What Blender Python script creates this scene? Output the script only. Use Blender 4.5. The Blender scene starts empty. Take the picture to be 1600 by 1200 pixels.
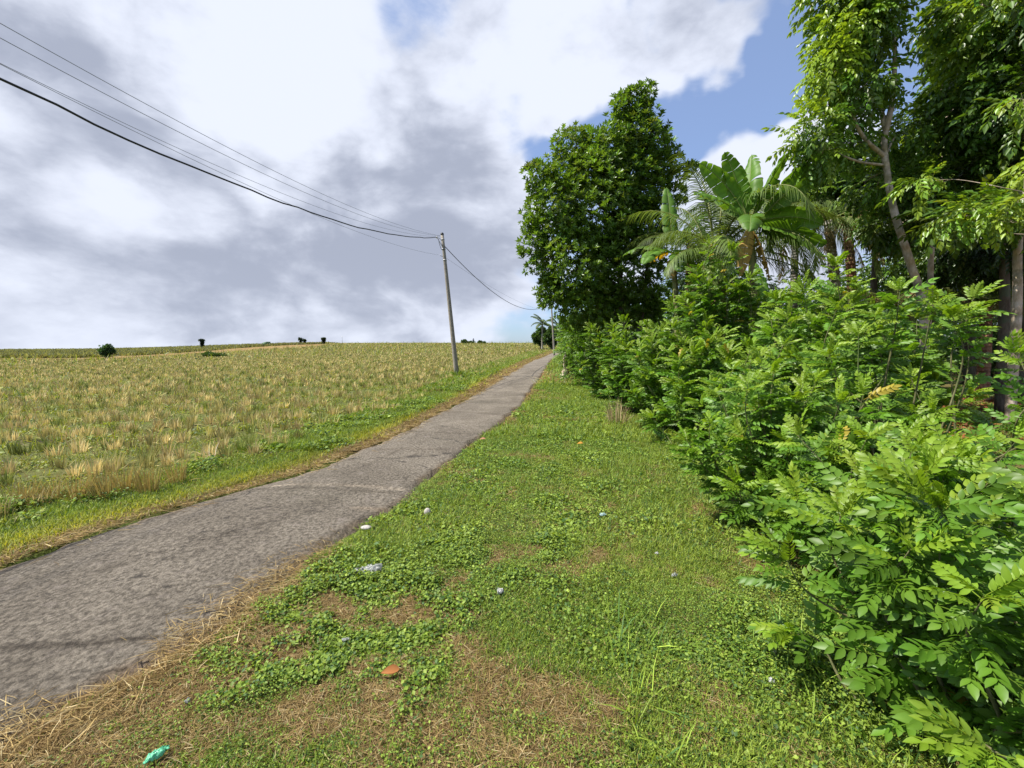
import bpy, math, random
import numpy as np
R = math.radians
rng = np.random.default_rng(7); random.seed(7)
sc = bpy.context.scene
C = sc.collection
# ------------------------------------------------------------------ camera
EYE = 1.6; F = 671.0; PITCH = math.atan(57/F)
cd = bpy.data.cameras.new('camera'); cam = bpy.data.objects.new('camera', cd); C.objects.link(cam)
cd.sensor_width = 36; cd.lens = F/1600*36; cd.clip_start = 0.05; cd.clip_end = 3000
cam.location = (0, 0, EYE); cam.rotation_euler = (R(90)-PITCH, 0, 0)
sc.camera = cam
# ------------------------------------------------------------------ sun and sky
SUN_AZ = R(266)      # compass bearing of the sun, clockwise from +Y
SUN_EL = R(56)
sd = bpy.data.lights.new('sun', 'SUN'); so = bpy.data.objects.new('sun', sd); C.objects.link(so)
sd.energy = 5.0; sd.angle = R(0.5); sd.color = (1, 0.95, 0.86)
S = (math.sin(SUN_AZ)*math.cos(SUN_EL), math.cos(SUN_AZ)*math.cos(SUN_EL), math.sin(SUN_EL))
from mathutils import Vector
so.rotation_euler = Vector(S).to_track_quat('Z', 'Y').to_euler()
sc.view_settings.view_transform = 'Standard'; sc.view_settings.look = 'None'
sc.view_settings.gamma = 1; sc.view_settings.exposure = 0.80
sc.cycles.max_bounces = 6; sc.cycles.diffuse_bounces = 3; sc.cycles.glossy_bounces = 2
sc.cycles.transmission_bounces = 4; sc.cycles.transparent_max_bounces = 4

def pixdir(px, py):
    """unit-depth direction of a pixel of the 1600x1200 photograph"""
    a = (px-800)/F; b = (600-py)/F
    c, s = math.cos(PITCH), math.sin(PITCH)
    return Vector((a, c+b*s, -s+b*c))

class NT:
    def __init__(s, nt): s.nt = nt; s.n = nt.nodes; s.l = nt.links
    def new(s, t, **k):
        n = s.n.new(t)
        for a, v in k.items(): setattr(n, a, v)
        return n
    def put(s, sock, v):
        if isinstance(v, bpy.types.NodeSocket): s.l.new(v, sock)
        elif v is not None:
            try: sock.default_value = v
            except Exception: sock.default_value = (v, v, v)
    def math(s, op, a, b=None, c=None, clamp=False):
        n = s.new('ShaderNodeMath', operation=op); n.use_clamp = clamp
        s.put(n.inputs[0], a)
        if b is not None: s.put(n.inputs[1], b)
        if c is not None: s.put(n.inputs[2], c)
        return n.outputs[0]
    def vmath(s, op, a, b=None):
        n = s.new('ShaderNodeVectorMath', operation=op)
        s.put(n.inputs[0], a)
        if b is not None: s.put(n.inputs[1], b)
        return n.outputs['Value'] if op in ('DOT_PRODUCT', 'LENGTH') else n.outputs[0]
    def noise(s, vec, scale, detail=4, rough=.55, dist=0):
        n = s.new('ShaderNodeTexNoise'); s.put(n.inputs['Vector'], vec)
        n.inputs['Scale'].default_value = scale; n.inputs['Detail'].default_value = detail
        n.inputs['Roughness'].default_value = rough; n.inputs['Distortion'].default_value = dist
        return n.outputs['Fac']
    def mix(s, f, a, b, mode='MIX'):
        n = s.new('ShaderNodeMix', data_type='RGBA', blend_type=mode)
        s.put(n.inputs[0], f); s.put(n.inputs[6], a); s.put(n.inputs[7], b)
        return n.outputs[2]
    def smooth(s, v, lo, hi, a=0., b=1.):
        n = s.new('ShaderNodeMapRange', interpolation_type='SMOOTHSTEP')
        s.put(n.inputs[0], v)
        for i, q in enumerate((lo, hi, a, b)): n.inputs[i+1].default_value = q
        return n.outputs[0]
def rgb(r, g, b): return (r, g, b, 1)

world = bpy.data.worlds.new('World'); sc.world = world; world.use_nodes = True
W = NT(world.node_tree)
for n in list(W.n): W.n.remove(n)
wo = W.new('ShaderNodeOutputWorld'); bg = W.new('ShaderNodeBackground'); W.l.new(bg.outputs[0], wo.inputs[0])
bg.inputs[1].default_value = 0.1
sky = W.new('ShaderNodeTexSky', sky_type='NISHITA'); sky.sun_disc = False
sky.sun_elevation = SUN_EL; sky.sun_rotation = SUN_AZ; sky.air_density = 1.0; sky.dust_density = .6; sky.ozone_density = 2.5
tc = W.new('ShaderNodeTexCoord'); D = tc.outputs['Generated']
sep = W.new('ShaderNodeSeparateXYZ'); W.l.new(D, sep.inputs[0])
den = W.math('MAXIMUM', W.math('ADD', sep.outputs[2], .32), .12)
cmb = W.new('ShaderNodeCombineXYZ')
W.put(cmb.inputs[0], W.math('DIVIDE', sep.outputs[0], den)); W.put(cmb.inputs[1], W.math('DIVIDE', sep.outputs[1], den))
P = W.vmath('MULTIPLY', D, (1.25, 1.25, 2.3))
wd = W.new('ShaderNodeTexNoise'); W.l.new(D, wd.inputs['Vector']); wd.inputs['Scale'].default_value = 3.2; wd.inputs['Detail'].default_value = 4; wd.inputs['Roughness'].default_value = .6
Dw = W.vmath('ADD', D, W.vmath('MULTIPLY', W.vmath('SUBTRACT', wd.outputs['Color'], (.5, .5, .5)), (.40, .40, .40)))
Dw = W.vmath('NORMALIZE', Dw)
def blob_sum(lst):
    tot = None
    for (px, py, r, w) in lst:       # a soft patch of sky round a fixed direction; r in degrees
        d = pixdir(px, py).normalized()
        dt = W.vmath('LENGTH', W.vmath('SUBTRACT', Dw, tuple(d)))
        v = W.smooth(dt, 0., 2*math.sin(R(r*1.15)/2), w, 0.)
        tot = v if tot is None else W.math('ADD', tot, v)
    return tot
warp = W.new('ShaderNodeTexNoise'); W.l.new(P, warp.inputs['Vector']); warp.inputs['Scale'].default_value = 1.6; warp.inputs['Detail'].default_value = 3
Pw = W.vmath('ADD', P, W.vmath('MULTIPLY', warp.outputs['Color'], (.28, .28, 0)))
def contrast(v, k): return W.math('ADD', W.math('MULTIPLY', W.math('SUBTRACT', v, .5), k), .5)
n1 = contrast(W.noise(Pw, 1.5, 11, .57), 2.0)
cov_blobs = blob_sum([
    (1080, 190, 11, -.5), (900, 205, 9, -.45), (1270, 20, 11, -.6), (1220, 100, 7, -.3), (1400, 60, 10, -.3), (1000, 5, 4, -.35), (1000, 185, 8, -.3),
    (640, 55, 5, -.22), (785, 180, 5, -.32), (790, 40, 4, -.22), (150, 240, 7, -.08), (780, 500, 4, -.12), (800, 440, 9, .35), (830, 300, 6, .15), (300, 300, 5, -.15),
    (860, 60, 12, .45), (1000, 70, 9, .42), (1110, 50, 8, .45), (1170, 0, 5, .3), (880, 140, 7, .25), (1240, 200, 9, .75), (1170, 270, 8, .6), (1140, 175, 5, .3), (1060, 130, 5, .2), (960, 190, 4, .2), (1100, 235, 6, .35), (1290, 120, 6, .3), (740, 230, 14, .38), (300, 430, 34, .5), (250, 150, 26, .45), (520, 200, 24, .42), (60, 100, 28, .4), (640, 430, 18, .4), (1300, 380, 14, .2)])
n1b = contrast(W.noise(Pw, 6.5, 9, .6), 1.0)
cov = W.math('ADD', W.math('ADD', W.math('MULTIPLY', n1, .7), W.math('MULTIPLY', n1b, .36)), cov_blobs)
mask = W.smooth(cov, .44, .76)
n2a = contrast(W.noise(Pw, 2.6, 10, .55), 1.9); n2b = contrast(W.noise(Pw, 7.0, 9, .6), 1.9)
n2 = W.math('ADD', W.math('MULTIPLY', n2a, .7), W.math('MULTIPLY', n2b, .5))
n3 = contrast(W.noise(P, .85, 4, .5), 1.5)
dark_blobs = blob_sum([
    (450, 410, 16, .34), (600, 430, 11, .28), (740, 250, 9, .22), (660, 330, 12, .28), (190, 80, 11, .34), (300, 150, 8, .28), (300, 370, 14, .16),
    (90, 420, 14, .16), (30, 60, 7, .12), (640, 480, 12, .14), (820, 340, 8, .18), (700, 20, 9, .2), (60, 260, 8, .15), (760, 400, 9, .2),
    (260, 60, 6, -.3), (460, 150, 13, -.28), (850, 90, 14, -.2), (1220, 230, 12, -.5), (560, 70, 9, -.25), (400, 60, 8, -.2),
    (150, 500, 9, -.1), (740, 525, 7, -.4), (590, 505, 9, -.18), (150, 505, 10, -.1), (130, 320, 9, -.2), (500, 300, 6, -.15)])
bil = W.math('ABSOLUTE', W.math('SUBTRACT', W.noise(Pw, 3.1, 6, .5), .5))
bil = W.math('MULTIPLY', W.math('SUBTRACT', .11, bil), 1.6)
dk = W.math('ADD', W.math('ADD', bil, W.math('MULTIPLY', n2, .75)), W.math('ADD', W.math('MULTIPLY', n3, .25), dark_blobs))
shade = W.smooth(dk, .47, 1.18)
ccol = W.mix(shade, rgb(5.0, 5.3, 6.1), rgb(2.45, 2.7, 3.4))
ccol = W.mix(W.math('MULTIPLY', W.math('SUBTRACT', 1.0, W.smooth(cov, .5, .9)), .4), ccol, rgb(4.5, 4.9, 5.8))
hz = W.math('SUBTRACT', 1.0, W.smooth(sep.outputs[2], 0.0, .22))
ccol = W.mix(W.math('MULTIPLY', hz, .15), ccol, rgb(4.0, 4.4, 5.3))
skyc = W.mix(1.0, sky.outputs[0], rgb(.66, .80, .98), 'MULTIPLY')
skyc = W.mix(.38, skyc, rgb(3.0, 3.7, 5.4))
final = W.mix(mask, skyc, ccol)
W.l.new(final, bg.inputs[0])

# ------------------------------------------------------------------ numeric helpers
def vnoise(x, y, seed=0):
    x = np.asarray(x, float); y = np.asarray(y, float)
    xi = np.floor(x).astype(np.int64); yi = np.floor(y).astype(np.int64)
    fx = x-xi; fy = y-yi; fx = fx*fx*(3-2*fx); fy = fy*fy*(3-2*fy)
    def h(a, b):
        n = (a*374761393 + b*668265263 + seed*974634777) & 0xffffffff
        n = ((n ^ (n >> 13))*1274126177) & 0xffffffff
        return ((n ^ (n >> 16)) & 0xffff)/65535.0
    return (h(xi, yi)*(1-fx)+h(xi+1, yi)*fx)*(1-fy)+(h(xi, yi+1)*(1-fx)+h(xi+1, yi+1)*fx)*fy
def fbm(x, y, seed=0, o=4):
    t = 0; a = .5; s = 0
    for i in range(o):
        t = t+a*vnoise(np.asarray(x)*2**i, np.asarray(y)*2**i, seed+i); s += a; a *= .5
    return t/s
def sstep(v, lo, hi):
    t = np.clip((np.asarray(v, float)-lo)/(hi-lo), 0, 1); return t*t*(3-2*t)
RY = [0, 14, 24, 43, 75, 95, 115, 140, 200, 800]; RZ = [0, 0, .2, .42, 1.05, 1.95, 2.75, 2.9, 1.2, -22]
BU = [-3, -1.6, -1.19, -.92, -.72, -.5, -.4, .25, .5, 1, 3]; BV = [.1, .15, .22, .3, .6, .95, 1, 1, .5, .15, .1]
def Z(x, y):
    x = np.asarray(x, float); y = np.asarray(y, float)
    u = x/np.maximum(y, 6)
    b = sum(np.interp(u+o, BU, BV) for o in (-.1, -.05, 0, .05, .1))/5
    yy = np.maximum(y, .5)
    r = sum(np.interp(yy*k, RY, RZ) for k in (.88, .94, 1, 1.06, 1.12))/5
    z = r*np.where(r > 0, b, 1)
    z = z+(vnoise(x*.9, y*.9, 3)-.5)*.05+(vnoise(x*.15, y*.15, 5)-.5)*.10*sstep(np.hypot(x, y), 10, 40)
    return z
def at(px, py, depth):
    d = pixdir(px, py); k = depth/d.y
    return np.array([d.x*k, depth, EYE+d.z*k])
def ground(px, py):
    d = pixdir(px, py); t = .5
    while t < 900:
        p = (d.x*t, d.y*t, EYE+d.z*t)
        if p[2] <= float(Z(p[0], p[1])): break
        t *= 1.004
    return np.array([p[0], p[1], float(Z(p[0], p[1]))])
# road edges in plan
LE = [ground(*p) for p in [(0, 887), (125, 841), (281, 794), (406, 759), (500, 730), (594, 691), (672, 653), (740, 617), (795, 583), (832, 564), (868, 549.5)]]
RE = [ground(*p) for p in [(0, 1172), (90, 1110), (240, 1036), (340, 985), (412, 925), (500, 866), (578, 817), (656, 759), (734, 697), (806, 644), (836, 602), (862, 562), (884, 549.5)]]
def edge_fn(E, back, fwd):
    ys = [back[1]]+[p[1] for p in E]+[fwd[1]]; xs = [back[0]]+[p[0] for p in E]+[fwd[0]]
    return np.array(ys), np.array(xs)
dL = (LE[0]-LE[2]); dL = dL/abs(dL[1])
LY, LX = edge_fn(LE, LE[0]+dL*25, LE[-1]+np.array([14, 30, 0]))
RYY, RX = edge_fn(RE, np.array([RE[0][0]-13.5, RE[0][1]-25, 0]), RE[-1]+np.array([15, 30, 0]))
def xl(y): return np.interp(y, LY, LX)
def xr(y): return np.interp(y, RYY, RX)
def offs(x, y):
    """signed distance outside the road: right side >0, left side <0 (0 on the road)"""
    sl = (xr(y+.5)-xr(y-.5)); cs = 1/np.sqrt(1+sl*sl)
    r = (x-xr(y))*cs
    sl = (xl(y+.5)-xl(y-.5)); cs = 1/np.sqrt(1+sl*sl)
    l = (x-xl(y))*cs
    return np.where(r > 0, r, np.where(l < 0, l, 0.0))
# edge of the nearer field (a strip of bare red earth), as depth against x/y
FB = [ground(*p) for p in [(-200, 563), (0, 562), (100, 562), (200, 560), (330, 552), (420, 545.5), (500, 540.5)]]
FBU = np.array([p[0]/p[1] for p in FB]+[-.40, 0]); FBY = np.array([p[1] for p in FB]+[130, 160])
def fieldedge(x, y): return np.interp(x/np.maximum(y, 1), FBU, FBY)
print('road L', [tuple(np.round(p, 2).tolist()) for p in LE]); print('R', [tuple(np.round(p, 2).tolist()) for p in RE]); print('FB', [tuple(np.round(p, 1).tolist()) for p in FB])

BROWN = [(790, 1090, .42, .34), (640, 965, .22, .2), (130, 1140, .6, .35), (330, 1120, .5, .3), (500, 1100, .4, .3), (60, 1190, .6, .3), (700, 1150, .4, .3), (800, 1180, .3, .2), (300, 1080, .5, .22), (720, 1000, .25, .2), (560, 960, .35, .2), (830, 715, .5, .3), (600, 1150, .3, .2), (430, 1010, .35, .2), (850, 620, 1., 1.2), (870, 590, 1.2, 3.5), (1500, 640, 4, 4)]
BR = [(ground(a, b), c, d) for a, b, c, d in BROWN]
def brown(x, y):
    """0..1 how dry the verge is"""
    v = np.zeros_like(np.asarray(x, float))
    for p, rx, ry in BR:
        v = np.maximum(v, np.exp(-(((x-p[0])/rx)**2+((y-p[1])/ry)**2)))
    n = fbm(x*2.2, y*2.2, 11, 4)
    e = sstep(-np.abs(offs(x, y)), -.28, -.02)*np.interp(y, [3, 4, 10, 16], [.4, .1, .15, .5])
    n2 = fbm(x*9, y*9, 12, 3); n3 = fbm(x*.8, y*.8, 14, 3)
    return np.clip(.08+.9*sstep(v*.66+(n-.5)*1.25+(n2-.5)*1.1+(n3-.5)*.7+e, .02, .85), 0, 1)

# ------------------------------------------------------------------ mesh building
class MB:
    def __init__(s): s.V = []; s.F = {3: [], 4: []}; s.c = []; s.n = 0
    def add(s, V, faces, col):
        V = np.asarray(V, float).reshape(-1, 3)
        for f in faces:
            f = np.asarray(f)
            if f.size: s.F[f.shape[1]].append(f+s.n)
        s.V.append(V)
        col = np.asarray(col, float)
        s.c.append(np.broadcast_to(col, (len(V), 3)) if col.ndim == 1 else col)
        s.n += len(V)
    def inst(s, T, M, t, col):
        """T=(V,[faces],colour weight per vertex); M (k,3,3) maps template axes; t (k,3); col (k,3)"""
        V, fs, w = T; k = len(t)
        if k == 0: return
        P = np.einsum('kij,nj->kni', M, V)+t[:, None, :]
        nv = len(V)
        faces = [(np.arange(k)[:, None, None]*nv+np.asarray(f)[None]).reshape(-1, np.asarray(f).shape[1]) for f in fs if len(f)]
        cc = np.clip(col[:, None, :]*w[None, :, :], 0, 1)
        s.add(P.reshape(-1, 3), faces, cc.reshape(-1, 3))
    def build(s, name, mat, parent=None, smooth=True, loc=None):
        me = bpy.data.meshes.new(name)
        V = np.concatenate(s.V) if s.V else np.zeros((0, 3))
        if loc is None and parent is not None: loc = np.array(parent.location)
        off = np.zeros(3) if loc is None else np.asarray(loc, float)
        V = V-off
        f3 = np.concatenate(s.F[3]) if s.F[3] else np.zeros((0, 3), int)
        f4 = np.concatenate(s.F[4]) if s.F[4] else np.zeros((0, 4), int)
        me.vertices.add(len(V)); me.vertices.foreach_set('co', V.astype(np.float32).ravel())
        loops = np.concatenate([f3.ravel(), f4.ravel()]).astype(np.int32)
        me.loops.add(len(loops)); me.loops.foreach_set('vertex_index', loops)
        st = np.concatenate([np.arange(len(f3))*3, len(f3)*3+np.arange(len(f4))*4]).astype(np.int32)
        me.polygons.add(len(st)); me.polygons.foreach_set('loop_start', st)
        me.update(calc_edges=True)
        if smooth: me.polygons.foreach_set('use_smooth', np.ones(len(st), bool))
        a = me.color_attributes.new('Col', 'FLOAT_COLOR', 'POINT')
        cc = np.concatenate([np.concatenate(s.c), np.ones((s.n, 1))], 1).astype(np.float32)
        a.data.foreach_set('color', cc.ravel())
        me.materials.append(mat); me.validate(verbose=False)
        o = bpy.data.objects.new(name, me); C.objects.link(o)
        if parent is not None: o.parent = parent
        elif loc is not None: o.location = loc
        return o
def tag(o, label=None, cat=None, group=None, kind=None):
    if label: o['label'] = label
    if cat: o['category'] = cat
    if group: o['group'] = group
    if kind: o['kind'] = kind
    return o
def empty(name, loc, label, cat, group=None):
    o = bpy.data.objects.new(name, None); C.objects.link(o); o.location = loc; o.empty_display_size = .2
    return tag(o, label, cat, group)
def nrm(v): return v/np.maximum(np.linalg.norm(v, axis=-1, keepdims=True), 1e-9)
def basis(fwd, up, sc_=1.0):
    """matrices whose columns are right, forward, up times scale (template grows along +Y, faces +Z)"""
    f = nrm(fwd); r = nrm(np.cross(f, up)); u = np.cross(r, f)
    M = np.stack([r, f, u], -1)
    return M*np.asarray(sc_).reshape(-1, 1, 1) if np.ndim(sc_) else M*sc_
def randdir(n): return nrm(rng.normal(size=(n, 3)))
def frames(P):
    P = np.asarray(P, float); t = np.gradient(P, axis=0); t = nrm(t)
    ref = np.array([0, 0, 1.]) if abs(t[0][2]) < .9 else np.array([1., 0, 0])
    a = nrm(np.cross(t, ref)); b = np.cross(t, a)
    return t, a, b
def tube(mb, P, rad, sides=8, col=(.2, .2, .2), rough=0.0, cap=True, seed=0):
    P = np.asarray(P, float); rad = np.broadcast_to(np.asarray(rad, float), (len(P),))
    t, a, b = frames(P); th = np.linspace(0, 2*np.pi, sides, endpoint=False)
    rr = rad[:, None]*(1+rough*(rng.random((len(P), sides))-.5))
    V = P[:, None, :]+rr[..., None]*(np.cos(th)[None, :, None]*a[:, None, :]+np.sin(th)[None, :, None]*b[:, None, :])
    n = len(P); i = np.arange(n-1)[:, None]*sides; j = np.arange(sides)[None, :]; j2 = (j+1) % sides
    q = np.stack([i+j, i+j2, i+sides+j2, i+sides+j], -1).reshape(-1, 4)
    V = V.reshape(-1, 3); fs = [q]
    if cap:
        V = np.vstack([V, P[-1], P[0]]); k = n*sides
        fs.append(np.array([[k, (n-1)*sides+x, (n-1)*sides+(x+1) % sides] for x in range(sides)]))
        fs.append(np.array([[k+1, (x+1) % sides, x] for x in range(sides)]))
    mb.add(V, fs, np.asarray(col))
def curve(pts, n=12):
    """Catmull-Rom through the points"""
    p = np.asarray(pts, float); p = np.vstack([2*p[0]-p[1], p, 2*p[-1]-p[-2]]); out = []
    for i in range(1, len(p)-2):
        for t in np.linspace(0, 1, n, endpoint=False):
            a, b, c, d = p[i-1], p[i], p[i+1], p[i+2]
            out.append(.5*((2*b)+(c-a)*t+(2*a-5*b+4*c-d)*t*t+(-a+3*b-3*c+d)*t**3))
    out.append(p[-2]); return np.array(out)
def jit(col, n, dv=.25, dh=.12):
    """n colours round one colour"""
    c = np.asarray(col, float)[None]*(1+dv*(rng.random((n, 1))*2-1))
    return np.clip(c*(1+dh*(rng.random((n, 3))*2-1)), 0, 1)

# ------------------------------------------------------------------ leaf templates
def leaflet(L=1., Wd=.45, fold=.12, droop=.15, simple=False):
    if simple:
        V = np.array([[0, 0, 0], [Wd/2, L*.5, fold*.6], [0, L, -droop*L], [-Wd/2, L*.5, fold*.6]])
        return V, [np.array([[0, 1, 2], [0, 2, 3]])], np.array([[1, 1, 1]]*4, float)
    ys = [0, .15, .40, .68, .88, 1.0]; hw = [0, .32, .5, .38, .15, 0]; V = []
    for i_, (y_, h_) in enumerate(zip(ys, hw)): V.append([0, L*y_, -droop*L*y_*y_])
    for y_, h_ in zip(ys[1:5], hw[1:5]):
        for sg in (1, -1): V.append([sg*Wd*h_, L*y_, -droop*L*y_*y_+fold*Wd*h_*2])
    f3 = [[0, 6, 1], [0, 1, 7], [4, 12, 5], [4, 5, 13]]; f4 = []
    for i_ in range(1, 4): a_ = 6+2*(i_-1); f4 += [[i_, a_, a_+2, i_+1], [i_, i_+1, a_+3, a_+1]]
    w = np.ones((14, 3)); w[:6] = 1.10
    return np.array(V, float), [np.array(f3), np.array(f4)], w
    ys = [.0, .33, .7, 1.]
    z = [0, -.05*droop*L, -.45*droop*L, -droop*L]
    V = [[0, 0, 0], [0, L*.33, z[1]], [0, L*.7, z[2]], [0, L, z[3]],
         [Wd*.48, L*.3, z[1]+fold*Wd], [-Wd*.48, L*.3, z[1]+fold*Wd], [Wd*.36, L*.7, z[2]+fold*Wd*.8], [-Wd*.36, L*.7, z[2]+fold*Wd*.8]]
    f3 = [[0, 4, 1], [0, 1, 5], [2, 6, 3], [2, 3, 7]]; f4 = [[1, 4, 6, 2], [1, 2, 7, 5]]
    w = np.ones((8, 3)); w[:4] = 1.12
    return np.array(V, float), [np.array(f3), np.array(f4)], w
def merge(parts):
    V = []; f3 = []; f4 = []; w = []; n = 0
    for (v, fs, ww) in parts:
        V.append(v); w.append(ww)
        for f in fs: (f3 if f.shape[1] == 3 else f4).append(f+n)
        n += len(v)
    fs = []
    if f3: fs.append(np.concatenate(f3))
    if f4: fs.append(np.concatenate(f4))
    return np.concatenate(V), fs, np.concatenate(w)
def xform(T, M, t): return (T[0]@np.asarray(M).T+np.asarray(t), T[1], T[2])
def pinnate(L=.3, pairs=6, ll=.06, lw=.45, simple=False, sag=.35, hang=.2, ang=60, seed=1, taper=.25):
    """feather leaf along +Y, leaflets in pairs, face +Z"""
    r = random.Random(seed); parts = []
    def spine(s): return np.array([0, L*s*(1-.12*sag*s), -sag*L*s*s])
    lf = leaflet(1, lw, .12, .2, simple)
    for i in range(pairs):
        s = .22+.72*i/(pairs-1 if pairs > 1 else 1); p = spine(s)
        for sg in (-1, 1):
            a = R(ang+r.uniform(-10, 10)-15*s); sz = ll*(1-taper*abs(s-.55)*1.6)*r.uniform(.85, 1.12)
            f = np.array([sg*math.sin(a), math.cos(a), -hang+r.uniform(-.15, .15)-sag*s*.6]); f /= np.linalg.norm(f)
            up = np.array([sg*r.uniform(-.1, .5), 0, 1.])
            M = basis(f[None], up[None], sz)[0]
            parts.append(xform(lf, M, p))
    f = np.array([r.uniform(-.2, .2), 1, -sag*1.6-hang*.5]); M = basis(f[None]/np.linalg.norm(f), np.array([[0, 0, 1.]]), ll)[0]
    parts.append(xform(lf, M, spine(1)))
    w = .0022*L/.3+.0008
    ks = [0, .5, 1.]; V = []; 
    for s in ks:
        p = spine(s); V += [p+[w, 0, 0], p+[-w, 0, 0], p+[0, 0, -w]]
    fs = [[i*3+a, i*3+b, (i+1)*3+b, (i+1)*3+a] for i in range(2) for a, b in ((0, 1), (1, 2), (2, 0))]
    parts.append((np.array(V), [np.array(fs)], np.tile([1.1, 1., .9], (9, 1))))
    return merge(parts)
def rosette(n=7, ll=.16, lw=.42, simple=False, seed=1, spread=55):
    r = random.Random(seed); parts = []; lf = leaflet(1, lw, .15, .2, simple)
    for i in range(n):
        az = i*2.4+r.uniform(-.3, .3); e = R(90-spread*(.35+.65*i/n)*1.25+r.uniform(-12, 12))
        f = np.array([math.cos(az)*math.cos(e), math.sin(az)*math.cos(e), math.sin(e)])
        # rosette axis is +Y
        f = np.array([f[0], f[2], f[1]])
        up = np.array([-f[0]*.4, 1, -f[2]*.4]) if abs(f[1]) < .9 else np.array([1., 0, 0])
        M = basis(f[None], up[None], ll*r.uniform(.7, 1.15))[0]
        b = r.uniform(.8, 1.2); T = xform(lf, M, f*.02-np.array([0, .03*i/n, 0]))
        parts.append((T[0], T[1], T[2]*b))
    return merge(parts)

# ------------------------------------------------------------------ materials
def new_mat(name):
    m = bpy.data.materials.new(name); m.use_nodes = True
    t = NT(m.node_tree); b = t.n['Principled BSDF']; return m, t, b
def leaf_mat(name, rough=.42, trans=.35, spec=.5, tint=(1.25, 1.15, .45), noise_scale=14.):
    m, t, b = new_mat(name)
    at_ = t.new('ShaderNodeAttribute', attribute_name='Col')
    geo = t.new('ShaderNodeNewGeometry')
    n = t.noise(geo.outputs['Position'], noise_scale, 3)
    col = t.mix(1., at_.outputs['Color'], t.mix(n, rgb(.72, .74, .7), rgb(1.25, 1.22, 1.2)), 'MULTIPLY')
    t.put(b.inputs['Base Color'], col); b.inputs['Roughness'].default_value = rough
    b.inputs['Specular IOR Level'].default_value = spec
    tr = t.new('ShaderNodeBsdfTranslucent'); t.put(tr.inputs[0], t.mix(1., col, rgb(*tint), 'MULTIPLY'))
    mx = t.new('ShaderNodeMixShader'); mx.inputs[0].default_value = trans
    t.l.new(b.outputs[0], mx.inputs[1]); t.l.new(tr.outputs[0], mx.inputs[2])
    t.l.new(mx.outputs[0], t.n['Material Output'].inputs[0]); return m
M_leaf = leaf_mat('soft green leaf', .45, .42, .4, tint=(1.15, 1.2, .4))
M_gloss = leaf_mat('glossy dark leaf', .38, .38, .5)
M_ban = leaf_mat('banana leaf', .5, .42, .35, noise_scale=3)
M_grass = leaf_mat('grass and clover', .55, .35, .3, noise_scale=5)
M_straw = leaf_mat('dry straw', .75, .25, .15, tint=(1.1, 1, .8), noise_scale=6)
def bark_mat(name, c1, c2, c3, scale=9., bump=.5, ring=0.):
    m, t, b = new_mat(name)
    tc = t.new('ShaderNodeTexCoord'); mp = t.new('ShaderNodeMapping'); t.l.new(tc.outputs['Object'], mp.inputs[0])
    mp.inputs['Scale'].default_value = (1, 1, .35)
    n = t.noise(mp.outputs[0], scale, 8, .65); n2_ = t.noise(tc.outputs['Object'], 2.6, 5, .6)
    c = t.mix(t.smooth(n, .35, .65), rgb(*c1), rgb(*c2)); c = t.mix(t.smooth(n2_, .5, .62), c, rgb(*c3))
    t.put(b.inputs['Base Color'], c); b.inputs['Roughness'].default_value = .9; b.inputs['Specular IOR Level'].default_value = .2
    h = n
    if ring:
        sp = t.new('ShaderNodeSeparateXYZ'); t.l.new(tc.outputs['Object'], sp.inputs[0])
        h = t.math('ADD', n, t.math('MULTIPLY', t.math('SINE', t.math('MULTIPLY', sp.outputs[2], ring)), .6))
    bp = t.new('ShaderNodeBump'); bp.inputs['Strength'].default_value = bump; bp.inputs['Distance'].default_value = .03
    t.l.new(h, bp.inputs['Height']); t.l.new(bp.outputs[0], b.inputs['Normal']); return m
M_bark = bark_mat('pale smooth bark', (.38, .29, .21), (.60, .50, .40), (.26, .22, .15), 11, .7, 22)
M_bark_d = bark_mat('dark bark', (.07, .05, .035), (.15, .12, .09), (.10, .11, .07))
M_bark_l = bark_mat('lichen palm bark', (.20, .17, .13), (.40, .38, .33), (.12, .10, .07), 12, .6, 60)
M_bark_r = bark_mat('fibrous red palm bark', (.20, .09, .05), (.33, .20, .12), (.12, .07, .05), 14, .7, 50)
M_stem = bark_mat('shrub stem', (.09, .09, .035), (.17, .16, .08), (.07, .10, .03), 20)
def plain(name, col, rough=.6, spec=.4, nscale=20., var=.25, bump=0., alpha=None, metallic=0):
    m, t, b = new_mat(name); tc = t.new('ShaderNodeTexCoord')
    n = t.noise(tc.outputs['Object'], nscale, 6, .6)
    a = tuple(max(0, c*(1-var)) for c in col); c2 = tuple(min(1, c*(1+var)) for c in col)
    t.put(b.inputs['Base Color'], t.mix(n, rgb(*a), rgb(*c2)))
    b.inputs['Roughness'].default_value = rough; b.inputs['Specular IOR Level'].default_value = spec; b.inputs['Metallic'].default_value = metallic
    if alpha is not None: b.inputs['Alpha'].default_value = alpha
    if bump:
        bp = t.new('ShaderNodeBump'); bp.inputs['Strength'].default_value = bump; bp.inputs['Distance'].default_value = .01
        t.l.new(n, bp.inputs['Height']); t.l.new(bp.outputs[0], b.inputs['Normal'])
    return m

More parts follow.
